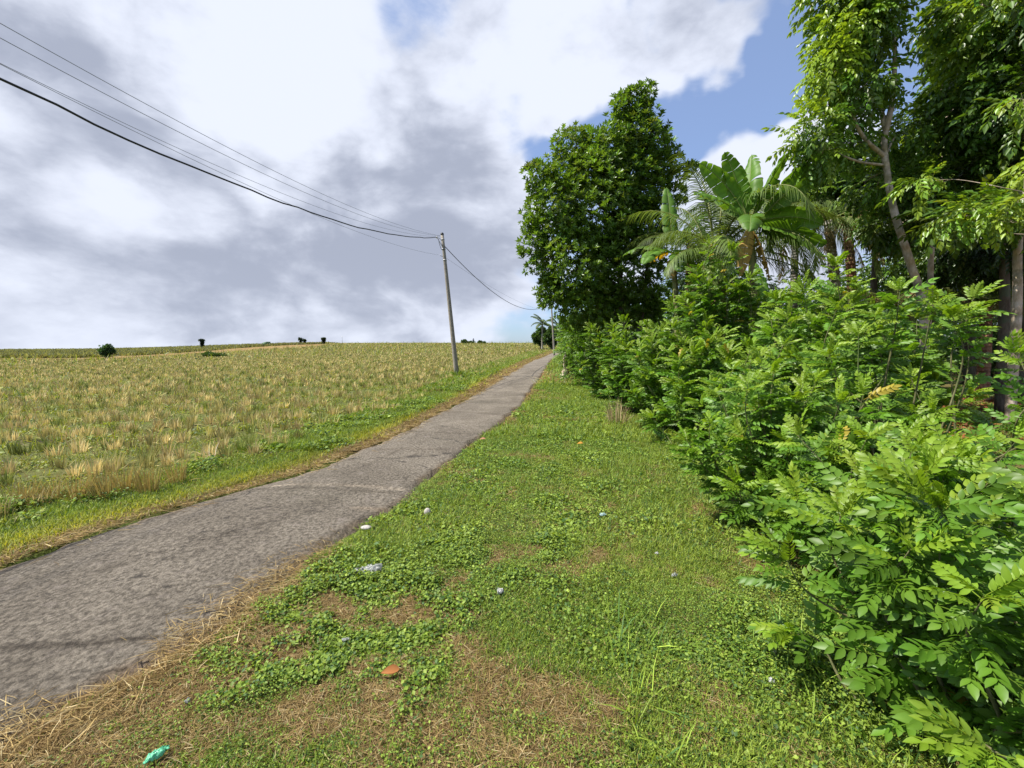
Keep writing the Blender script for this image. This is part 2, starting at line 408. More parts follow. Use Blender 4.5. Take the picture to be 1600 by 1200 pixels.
# ------------------------------------------------------------------ ground sheet
m, t, b = new_mat('soil and short growth')
a_ = t.new('ShaderNodeAttribute', attribute_name='Col'); geo = t.new('ShaderNodeNewGeometry'); pos = geo.outputs['Position']
nf = t.noise(pos, 38, 8, .7); nm = t.noise(pos, 4.5, 6, .6); ns = t.noise(pos, 160, 3, .6)
k = t.math('ADD', t.math('MULTIPLY', nf, .6), t.math('MULTIPLY', nm, .4))
c = t.mix(1., a_.outputs['Color'], t.mix(t.smooth(k, .32, .68), rgb(.45, .45, .42), rgb(1.5, 1.45, 1.35)), 'MULTIPLY')
c = t.mix(t.smooth(ns, .62, .72), c, rgb(.20, .15, .08))
t.put(b.inputs['Base Color'], c); b.inputs['Roughness'].default_value = .95; b.inputs['Specular IOR Level'].default_value = .1
bp = t.new('ShaderNodeBump'); bp.inputs['Strength'].default_value = .9; bp.inputs['Distance'].default_value = .04
t.l.new(k, bp.inputs['Height']); t.l.new(bp.outputs[0], b.inputs['Normal']); M_ground = m

G_GREEN = np.array([.075, .12, .022]); G_BROWN = np.array([.20, .125, .055]); G_FIELD = np.array([.105, .105, .038]); G_FAR = np.array([.16, .18, .08]); G_RED = np.array([.27, .13, .055])
def sinh_axis(lo, hi, n, a=7.): 
    s = np.linspace(np.arcsinh(lo/a), np.arcsinh(hi/a), n); return a*np.sinh(s)
gx = sinh_axis(-700, 700, 620); gy = sinh_axis(-120, 1100, 560)
X, Y = np.meshgrid(gx, gy)
Zg = Z(X, Y); O = offs(X, Y)
# the ground is pressed down a little beneath the road slab
Zg = Zg-.05*sstep(-np.abs(O), -.05, 0)
br = brown(X, Y)[..., None]
col = G_GREEN*(1-br)+G_BROWN*br
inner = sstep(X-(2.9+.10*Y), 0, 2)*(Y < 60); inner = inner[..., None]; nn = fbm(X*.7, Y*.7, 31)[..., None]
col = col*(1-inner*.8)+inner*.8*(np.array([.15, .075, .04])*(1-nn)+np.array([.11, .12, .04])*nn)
fd = sstep(-O, .75, 1.3)[..., None]; nz = fbm(X*.5, Y*.5, 41)[..., None]; ny = fbm(X*.13, Y*.35, 43)[..., None]
fcol = G_FIELD*(1-.55*nz)+G_GREEN*.55*nz
fcol = fcol*(.8+.4*ny)
fe = fieldedge(X, Y); far = sstep(Y-fe, -.5, .5)[..., None]*(X < Y*.0)[..., None]
bw = np.interp(X/np.maximum(Y, 1), [-1.3, -.95, -.6, -.42], [2.5, 8, 17, 13]); red = (np.exp(-(((Y-fe)-bw*.6)/bw)**2)*(X < -.3*Y))[..., None]
fcol = fcol*(1-far)+G_FAR*(.8+.4*ny)*far
fcol = fcol*(1-red*.6)+G_RED*red*.6
mud = np.zeros_like(X)
for (px, py, rx, ry) in [(375, 630, .6, .35), (350, 640, .9, .3), (60, 690, .5, .3)]:
    p = ground(px, py); mud = np.maximum(mud, np.exp(-((X-p[0])/rx)**2-((Y-p[1])/ry)**2))
fcol = fcol*(1-mud[..., None]*.8)+np.array([.03, .025, .02])*mud[..., None]*.8
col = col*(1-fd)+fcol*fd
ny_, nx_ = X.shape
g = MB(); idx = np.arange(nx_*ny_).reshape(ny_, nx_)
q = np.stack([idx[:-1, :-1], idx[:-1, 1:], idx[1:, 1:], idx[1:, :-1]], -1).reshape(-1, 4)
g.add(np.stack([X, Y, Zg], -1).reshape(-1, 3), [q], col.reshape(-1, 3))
tag(g.build('ground', M_ground), kind='structure')

# ------------------------------------------------------------------ road
m, t, b = new_mat('worn concrete'); geo = t.new('ShaderNodeNewGeometry'); pos = geo.outputs['Position']
a_ = t.new('ShaderNodeAttribute', attribute_name='Col')
mp = t.new('ShaderNodeMapping'); t.l.new(pos, mp.inputs[0]); mp.inputs['Scale'].default_value = (1, .9, 1); mp.inputs['Rotation'].default_value = (0, 0, R(-20))
nb = t.noise(mp.outputs[0], 1.1, 6, .62, .3); nf = t.noise(mp.outputs[0], 34, 8, .74, .3); ng = t.noise(mp.outputs[0], 85, 6, .7)
nst = t.noise(pos, 5.5, 6, .65)
vo = t.new('ShaderNodeTexVoronoi'); t.l.new(pos, vo.inputs['Vector']); vo.inputs['Scale'].default_value = 120
c = t.mix(t.smooth(nf, .36, .66), rgb(.095, .079, .060), rgb(.32, .276, .216))
c = t.mix(t.smooth(nb, .38, .66), t.mix(1., c, rgb(.72, .71, .70), 'MULTIPLY'), c)
c = t.mix(t.math('MULTIPLY', t.smooth(nst, .56, .7), .4), c, rgb(.26, .22, .19))
c = t.mix(t.math('MULTIPLY', t.smooth(ng, .60, .72), .55), c, rgb(.34, .32, .29))
c = t.mix(t.math('MULTIPLY', t.smooth(ng, .42, .32), .6), c, rgb(.03, .028, .025))
vc = t.new('ShaderNodeTexVoronoi', feature='DISTANCE_TO_EDGE'); wv = t.new('ShaderNodeTexNoise'); t.l.new(pos, wv.inputs['Vector']); wv.inputs['Scale'].default_value = 3.; wv.inputs['Detail'].default_value = 6
t.l.new(t.vmath('ADD', t.vmath('MULTIPLY', pos, (.8, .8, .8)), t.vmath('MULTIPLY', wv.outputs['Color'], (.35, .35, 0))), vc.inputs['Vector']); vc.inputs['Scale'].default_value = .75
crk = t.math('MULTIPLY', t.smooth(vc.outputs[0], .012, .003), t.smooth(nst, .47, .56))
c = t.mix(t.math('MULTIPLY', crk, .75), c, rgb(.035, .03, .025))
stn = t.noise(pos, .55, 5, .6); c = t.mix(t.math('MULTIPLY', t.smooth(stn, .52, .66), .45), c, t.mix(1., c, rgb(.55, .56, .52), 'MULTIPLY'))
c = t.mix(1., c, a_.outputs['Color'], 'MULTIPLY')
t.put(b.inputs['Base Color'], c); b.inputs['Roughness'].default_value = .93; b.inputs['Specular IOR Level'].default_value = .25
hh = t.math('ADD', t.math('MULTIPLY', nf, 1.), t.math('MULTIPLY', ng, .5))
bp = t.new('ShaderNodeBump'); bp.inputs['Strength'].default_value = 1.; bp.inputs['Distance'].default_value = .032
t.l.new(hh, bp.inputs['Height']); t.l.new(bp.outputs[0], b.inputs['Normal']); M_road = m
ys = [-20.]
while ys[-1] < 150: ys.append(ys[-1]+max(.03, min(1.0, .012*abs(ys[-1]))))
ys = np.array(ys); nx = 26
wl = (fbm(ys*1.3, ys*0, 51)-.5)*.22+(vnoise(ys*9, ys*0, 52)-.5)*.05; wr = (fbm(ys*1.1, ys*0+5, 53)-.5)*.26+(vnoise(ys*9, ys*0, 54)-.5)*.06
s = np.linspace(0, 1, nx)[None]
XL = (xl(ys)+wl)[:, None]; XR = (xr(ys)+wr)[:, None]
RXm = XL*(1-s)+XR*s; RYm = np.broadcast_to(ys[:, None], RXm.shape)
RZm = Z(RXm, RYm)+.012+.02*np.sin(np.pi*s)
RZm[:, 0] -= .12; RZm[:, -1] -= .12
cc = np.ones(RXm.shape+(3,))
def streak(p0, p1, w, col):
    a = ground(*p0)[:2]; b2 = ground(*p1)[:2]; d = b2-a; L2 = (d**2).sum()
    tt = np.clip(((RXm-a[0])*d[0]+(RYm-a[1])*d[1])/L2, 0, 1)
    dist = np.hypot(RXm-a[0]-tt*d[0], RYm-a[1]-tt*d[1]+(fbm(RXm*3, RYm*3, 60)-.5)*.06)
    k = np.exp(-(dist/w)**2)[..., None]; cc[:] = cc*(1-k)+np.array(col)*k
streak((395, 762), (632, 768), .03, (1.7, 1.65, 1.6)); streak((560, 797), (605, 798), .03, (1.6, 1.5, 1.4))
streak((395, 768), (632, 775), .03, (.65, .63, .6))
streak((700, 645), (800, 650), .05, (.6, .58, .56)); streak((540, 745), (640, 700), .03, (.6, .58, .56)); streak((150, 900), (420, 820), .018, (.5, .48, .46)); streak((0, 1020), (235, 1003), .025, (.4, .38, .36)); streak((640, 675), (740, 680), .05, (.7, .68, .66)); streak((590, 705), (700, 705), .05, (.75, .72, .7))
ed = np.minimum(s, 1-s); dirt = sstep(-ed, -.07, 0)[..., None]*sstep(fbm(RXm*2.5, RYm*2.5, 61), .35, .6)[..., None]
cc = cc*(1-dirt*.6)+np.array([1.45, 1.05, .65])*dirt*.6
g = MB(); idx = np.arange(RXm.size).reshape(RXm.shape)
q = np.stack([idx[:-1, :-1], idx[:-1, 1:], idx[1:, 1:], idx[1:, :-1]], -1).reshape(-1, 4)
g.add(np.stack([RXm, RYm, RZm], -1).reshape(-1, 3), [q], cc.reshape(-1, 3))
tag(g.build('road', M_road), kind='structure')

# ------------------------------------------------------------------ ground cover (nobody could count it)
def scatter(n, x0, x1, y0, y1): return rng.uniform(x0, x1, n), rng.uniform(y0, y1, n)
blade = (np.array([[-.5, 0, 0], [.5, 0, 0], [.40, .6, .0], [-.40, .6, .0], [0, 1, -.12]], float), [np.array([[0, 1, 2, 3]]), np.array([[3, 2, 4]])], np.ones((5, 3)))
def blades(mb, x, y, z, L, w, lean, col):
    n = len(x); az = rng.uniform(0, 2*np.pi, n)
    f = np.stack([np.cos(az)*np.sin(lean), np.sin(az)*np.sin(lean), np.cos(lean)], -1)
    up = np.stack([-np.cos(az), -np.sin(az), np.full(n, .3)], -1)+rng.normal(size=(n, 3))*.3
    M = basis(f, up); M = M*np.stack([w, L, L], -1)[:, None, :]
    mb.inst(blade, M, np.stack([x, y, z], -1), col)
simple_leaf = leaflet(1, .75, .15, .1, True)
def clover(mb, x, y, z, size, tilt, col):
    n = len(x); size = size*(.65+1.0*sstep(fbm(x*1.9, y*1.9, 87, 3), .35, .7)); az = rng.uniform(0, 2*np.pi, n)
    up = nrm(np.stack([rng.normal(size=n)*tilt, rng.normal(size=n)*tilt, np.ones(n)], -1))
    f = np.stack([np.cos(az), np.sin(az), np.zeros(n)], -1); f = f-up*np.sum(f*up, -1, keepdims=True)
    mb.inst(simple_leaf, basis(f, up, size), np.stack([x, y, z], -1), col)
def greens(x, y, n):
    a = fbm(x*1.3, y*1.3, 71)[:, None]; sp = rng.random((n, 1))
    c1 = np.array([.125, .225, .028]); c2 = np.array([.24, .325, .045]); c3 = np.array([.065, .135, .028])
    c = c1*(1-a)+c2*a; c = np.where(sp > .8, c2*1.1, c); c = np.where(sp < .25, c3, c)
    return np.clip(c*rng.uniform(.7, 1.25, (n, 1)), 0, 1)
def browns(n):
    c = np.where(rng.random((n, 1)) < .55, np.array([.33, .24, .10]), np.array([.21, .14, .06])); c = np.where(rng.random((n, 1)) < .12, np.array([.48, .39, .22]), c)
    return c*rng.uniform(.6, 1.2, (n, 1))
cov_mb = MB(); gr_mb = MB(); st_mb = MB()
def mound(x, y): return .008+.055*sstep(fbm(x*3.2, y*3.2, 81), .35, .75)+.03*fbm(x*9, y*9, 83)
def verge(n, r0, r1, size, side):
    if side == 'R':
        r = np.sqrt(rng.uniform(r0*r0, r1*r1, n)); th = rng.uniform(R(-75), R(75), n) if r1 < 14 else rng.uniform(R(-8), R(50), n)
        x = r*np.sin(th); y = r*np.cos(th); o = offs(x, y)
        k = (o > -.0) & (o > (vnoise(x*6, y*6, 91)-.35)*.16) & (x > xr(y)) & (x < 16)
        dens = 1-.75*sstep(x-(2.6+.05*y), .3, 1.5)
        k &= rng.random(n) < dens
    else:
        y = np.where(rng.random(n) < .5, rng.uniform(r0, r1, n), r0+(r1-r0)*rng.random(n)**1.5)
        wd = 1.25+.03*y
        x = xl(y)-rng.random(n)*wd*1.25-(vnoise(y*5, y*0, 93)-.4)*.15; o = offs(x, y)
        k = (o < -.0)
    x = x[k]; y = y[k]; n = len(x); b_ = brown(x, y)
    if side == 'L': b_ = sstep(offs(x, y), -(.34+.028*y), -(.06+.016*y))*.85+.3*fbm(x*2, y*2, 5)*sstep(y, 0, 9)
    z = Z(x, y); mo = mound(x, y)*(1-.6*b_)*(2.0 if side == 'L' else 1)
    if side == 'L': mo = mo*sstep(-offs(x,y), .0, .5)+.01
    h = rng.random(n)**.6
    isg = rng.random(n) > b_*.96
    u = rng.random(n); gl = .42 + (0.45 if side == 'L' else 0)
    gn = fbm(x*.9, y*.9, 97); grass = isg & (u < gl*(.4+1.6*sstep(gn, .35, .65))); clo = isg & ~grass; dry = ~isg
    i = clo; clover(cov_mb, x[i], y[i], (z+mo*h)[i], size*rng.uniform(.6, 1.35, i.sum()), .55, greens(x[i], y[i], i.sum()))
    i = grass; m_ = i.sum(); blades(gr_mb, x[i], y[i], z[i], size*rng.uniform(1.6, 4.0 if side == 'R' else 3.2, m_), size*rng.uniform(.16, .32, m_), rng.uniform(.2, 1.25, m_), greens(x[i], y[i], m_)*np.array([1.1, 1.05, 1.])*(1 if side == 'R' else 1+np.array([.9, .35, .2])*sstep(offs(x[i], y[i]), -.9, -.2)[:, None]))
    i = dry; m_ = i.sum(); blades(st_mb, x[i], y[i], (z+.012*h)[i], size*rng.uniform(1.2, 5.5, m_), size*rng.uniform(.09, .22, m_), rng.uniform(1.2, 1.62, m_), browns(m_))
verge(430000, .9, 3.6, .0140, 'R'); verge(400000, 3.4, 8, .022, 'R'); verge(280000, 7.5, 18, .042, 'R'); verge(110000, 17, 60, .11, 'R')
verge(60000, 2.2, 7, .024, 'L'); verge(70000, 6.5, 16, .04, 'L'); verge(50000, 15, 70, .09, 'L')
# loose straw along the near road edges
n = 9000; y = rng.uniform(.9, 5.5, n); x = xr(y)+rng.normal(size=n)*.12+.03; k = rng.random(n) < sstep(fbm(x*2.5, y*2.5, 19), .38, .6)*sstep(-y, -3.6, -2.6); x, y = x[k], y[k]; n = len(x)
blades(st_mb, x, y, Z(x, y)+.03, rng.uniform(.04, .14, n), rng.uniform(.0015, .0035, n), rng.uniform(1.35, 1.6, n), browns(n)*1.3)
n = 7000; y = rng.uniform(2.5, 30, n); x = xl(y)+np.abs(rng.normal(size=n))*.14-.1; k = rng.random(n) < sstep(fbm(x*2.5, y*2.5, 20), .35, .6); x, y = x[k], y[k]; n = len(x)
blades(st_mb, x, y, Z(x, y)+.03, rng.uniform(.05, .14, n)*(1+y*.05), rng.uniform(.002, .004, n)*(1+y*.1), rng.uniform(1.35, 1.6, n), browns(n)*1.3)
tag(cov_mb.build('clover_cover', M_grass, smooth=False), 'low broad-leaved weeds carpeting the verge beside the road', 'ground cover', kind='stuff')
tag(gr_mb.build('verge_grass', M_grass, smooth=False), 'short green grass growing on both road verges', 'grass', kind='stuff')
tag(st_mb.build('dry_grass_litter', M_straw, smooth=False), 'dry brown straw and dead grass lying on the verge', 'dry grass', kind='stuff')

# ------------------------------------------------------------------ rice stubble
ROWA = R(35)
def stubble_clump(mb, x, y, z, n, H, w, spread, col, shape_rng=rng):
    """n blades for every clump; x,y,z,H per clump"""
    k = len(x); xx = np.repeat(x, n); yy = np.repeat(y, n); zz = np.repeat(z, n); hh = np.repeat(H, n)
    az = rng.uniform(0, 2*np.pi, k*n); rad = spread*np.sqrt(rng.random(k*n)); lean = rng.uniform(0, .17, k*n)+.15*rad/spread
    bent = rng.random(k*n) < .12; lean = np.where(bent, rng.uniform(.8, 1.5, k*n), lean)
    f = np.stack([np.cos(az)*np.sin(lean), np.sin(az)*np.sin(lean), np.cos(lean)], -1)
    up = np.stack([-np.cos(az), -np.sin(az), np.full(k*n, .3)], -1)+rng.normal(size=(k*n, 3))*.6
    L = hh*rng.uniform(.55, 1.1, k*n); ww = np.repeat(w, n) if np.ndim(w) else np.full(k*n, w)
    M = basis(f, up)*np.stack([ww*rng.uniform(.6, 1.4, k*n), L, L], -1)[:, None, :]
    mb.inst(blade, M, np.stack([xx+rad*np.cos(az), yy+rad*np.sin(az), zz-.01], -1), np.repeat(col, n, 0)*rng.uniform(.7, 1.25, (k*n, 1)))
def stub_col(x, y):
    a = fbm(x*.35, y*.6, 101)[:, None]; n = len(x); s_ = rng.random((n, 1))
    c = np.array([.47, .40, .17])*(1-a)+np.array([.36, .35, .13])*a
    c = np.where(s_ > .6, np.array([.54, .45, .22]), c); c = np.where(s_ < .14, np.array([.19, .23, .06]), c)
    return c*rng.uniform(.7, 1.45, (n, 1))
def band_of(x, y):
    B = -x*math.sin(ROWA)+y*math.cos(ROWA); return .5+.5*np.sin(2*np.pi*(B+.9*fbm(x*.14, y*.14, 105))/1.55)
def field_pts(sp_row, sp_in, d0, d1):
    ext = d1*1.9; a = np.arange(-ext, ext, sp_in); b_ = np.arange(-ext, ext, sp_row)
    A, B = np.meshgrid(a, b_); A = A+rng.normal(size=A.shape)*sp_in*.28; B = B+rng.normal(size=B.shape)*sp_row*.12
    x = A*math.cos(ROWA)-B*math.sin(ROWA); y = A*math.sin(ROWA)+B*math.cos(ROWA)
    x, y, B = x.ravel(), y.ravel(), B.ravel(); d = np.hypot(x, y)
    k = (d >= d0) & (d < d1) & (y > 1) & (x > -1.75*y-2) & (x < xl(y)-.7)
    x, y, B = x[k], y[k], B[k]; o = -offs(x, y)
    wob = .25*(fbm(x*.8, y*.8, 103)-.5)
    k = (o > 1.05+.012*y+wob*1.5) & (y < fieldedge(x, y)-.5)
    dd = np.hypot(x, y)[k]; x, y, B = x[k], y[k], B[k]
    band = band_of(x, y)
    near = 1-sstep(dd, 20, 42)
    p = 1-near*.97*sstep(.55-band, 0, .15)
    p = p*(1-.5*sstep(fbm(x*.5, y*.5, 107), .58, .72))
    for (px, py, rx, ry) in [(375, 630, .7, .4), (350, 640, .9, .3), (620, 612, 3, .8), (560, 630, 1.2, .5)]:
        q = ground(px, py); p = p*(1-np.exp(-((x-q[0])/rx)**2-((y-q[1])/ry)**2))
    k = rng.random(len(x)) < p
    return x[k], y[k]
fs = MB()
for (sr, si, d0, d1, n, w, sp, hs) in [(.36, .22, 0, 9, 55, .010, .07, 1.1), (.36, .22, 9, 17, 26, .017, .08, 1.05), (.40, .26, 17, 30, 13, .03, .09, 1.05), (.5, .36, 30, 52, 8, .055, .12, 1.), (.55, .5, 52, 90, 4, .10, .22, 1.1), (.9, .8, 90, 150, 4, .18, .35, 1.2)]:
    x, y = field_pts(sr, si, d0, d1)
    H = .215*hs*(.7+.6*fbm(x*.4, y*.4, 109))*rng.uniform(.75, 1.2, len(x))
    stubble_clump(fs, x, y, Z(x, y), n, H, w, sp, stub_col(x, y))
    print('stubble', len(x))
tag(fs.build('rice_stubble', M_straw, smooth=False), 'golden cut rice stubble in rows across the field left of the road', 'stubble', kind='stuff')
# green weeds between the rows
fw = MB()
def field_weeds(n, d0, d1, size):
    r = np.sqrt(rng.uniform(d0*d0, d1*d1, n)); th = rng.uniform(R(-62), R(8), n); x = r*np.sin(th); y = r*np.cos(th); o = -offs(x, y)
    k = (o > .9) & (x < xl(y)) & (y < fieldedge(x, y)+1) & (rng.random(n) < (.15+.6*fbm(x*.6, y*.9, 111))*(.35+1.4*sstep(.6-band_of(x, y), 0, .35))); x, y = x[k], y[k]; n = len(x)
    z = Z(x, y); c = greens(x, y, n)*np.array([1.15, .95, 1.05]); i = rng.random(n) < .4
    clover(fw, x[i], y[i], (z+.05*rng.random(n))[i], size*rng.uniform(.6, 1.3, i.sum()), .6, c[i]); i = ~i; m_ = i.sum()
    tan = rng.random((m_, 1)) < .2
    blades(fw, x[i], y[i], z[i], size*rng.uniform(2, 4.5, m_), size*rng.uniform(.15, .3, m_), rng.uniform(.2, 1.5, m_), np.where(tan, browns(m_), c[i]))
field_weeds(110000, 3, 10, .028); field_weeds(120000, 9.5, 22, .048); field_weeds(80000, 21, 55, .09); field_weeds(40000, 54, 120, .24)
tag(fw.build('field_weeds', M_grass, smooth=False), 'green weeds growing low between the rows of stubble', 'weeds', kind='stuff')
# ridge of taller crop beyond the red earth strip
fc = MB(); n = 26000; u = rng.uniform(-1.8, -.36, n); y = fieldedge(u*50, np.full(n, 50.))+np.interp(u, [-1.3, -.95, -.6, -.42], [3, 9, 18, 14])+rng.random(n)**1.5*85; x = u*y
i = (fbm(x*.02, y*.5, 115) > .3)
x, y = x[i], y[i]; n = len(x); cc = np.array([.24, .25, .115])*rng.uniform(.6, 1.25, (n, 1))*(.75+.5*fbm(x*.1, y*.2, 116)[:, None])
stubble_clump(fc, x, y, Z(x, y), 5, rng.uniform(.35, .75, n), .22, .3, cc)
tag(fc.build('far_crop', M_grass, smooth=False), 'dull green crop growing on the far field beyond the strip of red earth', 'crop', kind='stuff')

# the tufts that stand alone at the field's near edge
def make_tuft(name, H, n, sp, col, mat=None, w=.006, seed=0, lean=.5):
    mb = MB(); z0 = np.zeros(1)
    stubble_clump(mb, z0, z0, z0, n, np.full(1, H), w, sp, np.array([col]))
    return mb.build(name, mat or M_straw, smooth=False, loc=(0, 0, 0))
proto = make_tuft('stubble_tuft', .36, 110, .085, (.40, .31, .11)); first = True
TU = [(885, 135, 'a'), (0, 0, '')]
tufts = [(276, 755, 1.0, 'tall bushy straw tuft standing alone at the right end of the front row'),
         (232, 770, 1.0, 'straw tuft second from the right in the front row beside the verge grass'),
         (196, 768, 1.05, 'wide straw tuft third from the right in the front row of stubble'),
         (166, 778, 1.0, 'browner straw tuft leaning left in the middle of the front row of stubble'),
         (124, 780, .95, 'upright straw tuft left of the middle of the front row by the green verge'),
         (84, 782, .85, 'narrow straw tuft near the left end of the front row by the green verge'),
         (40, 790, .8, 'leftmost short straw tuft of the front row, close to the picture edge')]
for px, py, s_, lab in tufts:
    o = proto if first else proto.copy()
    if not first: C.objects.link(o)
    first = False; p = ground(px, py); o.location = p; o.scale = (s_, s_, s_*1.05); o.rotation_euler = (rng.normal()*.06, rng.normal()*.06, rng.uniform(0, 6))
    tag(o, lab, 'stubble tuft', 'straw tufts in the front row of the field')

# ------------------------------------------------------------------ poles and cables
M_conc = plain('weathered concrete pole', (.27, .24, .20), .9, .2, 9, .5, .4)
M_blackc = plain('black cable sheath', (.02, .02, .022), .5, .4)
M_greyc = plain('thin grey wire', (.22, .23, .26), .5, .4)
M_iron = plain('galvanised iron', (.35, .35, .36), .5, .5, metallic=.6)
M_porc = plain('pale porcelain', (.7, .68, .64), .3, .5)
pb = ground(714, 589); ptop = at(691, 367, pb[1]); H = ptop[2]-pb[2]
def pole(base, top, r0, r1, label, detail=True):
    e = empty('utility_pole', tuple(base), label, 'utility pole', 'poles along the left side of the road')
    base = np.array(base); top = np.array(top); ax = nrm(top-base)
    mb = MB(); k = np.linspace(0, 1, 14)[:, None]; k[0] = -.05
    tube(mb, base*(1-k)+top*k, (r0+(r1-r0)*k[:, 0]), 20, (.5, .5, .5)); mb.build('shaft', M_conc, e)
    mb = MB(); tube(mb, [top-ax*.0, top+ax*.05, top+ax*.10], [r1*1.12, r1*1.15, r1*.7], 16); mb.build('cap', M_blackc, e)
    if detail:
        q = top-ax*.22
        mb = MB(); tube(mb, [q+ax*.03, q-ax*.03], r1*1.2, 16); mb.build('clamp_band', M_iron, e)
        for d1, d2, k_ in ((.42, .48, 1.25), (.95, .99, 1.3)):
            mb = MB(); tube(mb, [q-ax*d1, q-ax*d2], r1*k_, 16); mb.build('clamp_band', M_iron, e)
        mb = MB(); tube(mb, [q+[-r1, 0, 0], q+[-.26, -.05, .10]], .012, 8); tube(mb, [q-ax*.3+[-r1, 0, 0], q+[-.26, -.05, .08]], .012, 8); mb.build('bracket', M_iron, e)
        mb = MB(); a = q+np.array([-.27, -.06, .09]); tube(mb, [a+[0, 0, -.05], a+[0, 0, -.02], a, a+[0, 0, .03], a+[0, 0, .05]], [.02, .035, .022, .035, .02], 12); mb.build('insulator', M_porc, e)
        mb = MB(); tube(mb, curve([q+[-.2, -.06, .02], q+[-.12, -.12, -.3], q+[-.03, -.13, -.5], q+[.1, -.1, -.42], q+[.12, 0, -.36]]), .012, 6); mb.build('cable_loop', M_blackc, e)
        q = base+ax*(H-1.0)
        mb = MB(); tube(mb, [q+[-r1, -.02, 0], q+[-.17, -.05, .03], q+[-.19, -.05, .12]], .012, 8); mb.build('hook', M_iron, e)
    return e
pole(pb, ptop, .12, .072, 'tall weathered concrete pole leaning left at the edge of the stubble field')
fb = ground(866, 546.5); fb = np.array([fb[0], 52., 0.]); fb[0] = (866-800)/F*52; fb[2] = float(Z(fb[0], fb[1])); ft = at(861, 468, 52.)
pole(fb, ft, .12, .08, 'small distant pole standing by the road bend beside the overhanging tree', False)
PREV = np.array([-9., -8., 0]); PREV[2] = float(Z(-9, -8))
pole(PREV, PREV+np.array([-.1, 0, 7.4]), .135, .085, 'concrete pole behind the viewer that carries the wires onward')
def cable(a, c, sag, r, mat, label, name='cable', wig=0.):
    a = np.array(a, float); c = np.array(c, float); s = np.linspace(0, 1, 60)[:, None]
    Pt = a*(1-s)+c*s; Pt[:, 2] -= 4*sag*(s*(1-s))[:, 0]
    if wig: Pt += wig*np.stack([vnoise(np.arange(60)*.7, np.zeros(60), 7)-.5]*3, -1)
    mb = MB(); tube(mb, Pt, r, 8, (.1, .1, .1)); o = mb.build(name, mat, loc=tuple(a)); return tag(o, label, 'cable', 'overhead wires')
pt = lambda dz, dx=-.1, dy=-.05: ptop+np.array([dx, dy, dz])
pv = lambda z, dx=0: np.array([PREV[0]+dx, PREV[1], z])
cable(pt(-.13, -.28), pv(7.1), 2.02, .0175, M_blackc, 'thick black sagging cable, lowest and heaviest of the overhead wires', wig=.05)
cable(pt(-.05), pv(7.35, -.1), 1.50, .0048, M_greyc, 'thin grey wire, topmost of the overhead wires on the left')
cable(pt(-.06), pv(7.3), 1.68, .0048, M_greyc, 'thin grey wire just below the topmost overhead wire')
cable(pt(-.10), pv(7.1, -.15), 1.83, .004, M_greyc, 'faint wire in the pair running just above the thick black cable')
cable(pt(-.95, -.19), pv(6.9), 1.35, .004, M_greyc, 'faint wire ending on the small hook lower down the pole')
cable(pt(-.52, .1, 0), ft+np.array([-.06, 0, -.35*1]), 1.75, .017, M_blackc, 'black cable sagging from the near pole to the distant pole')
cable(pt(-1.0, .05, 0), ft+np.array([-.06, 0, -1.4]), .55, .0048, M_greyc, 'faint thin wire from the near pole towards the tree by the bend')

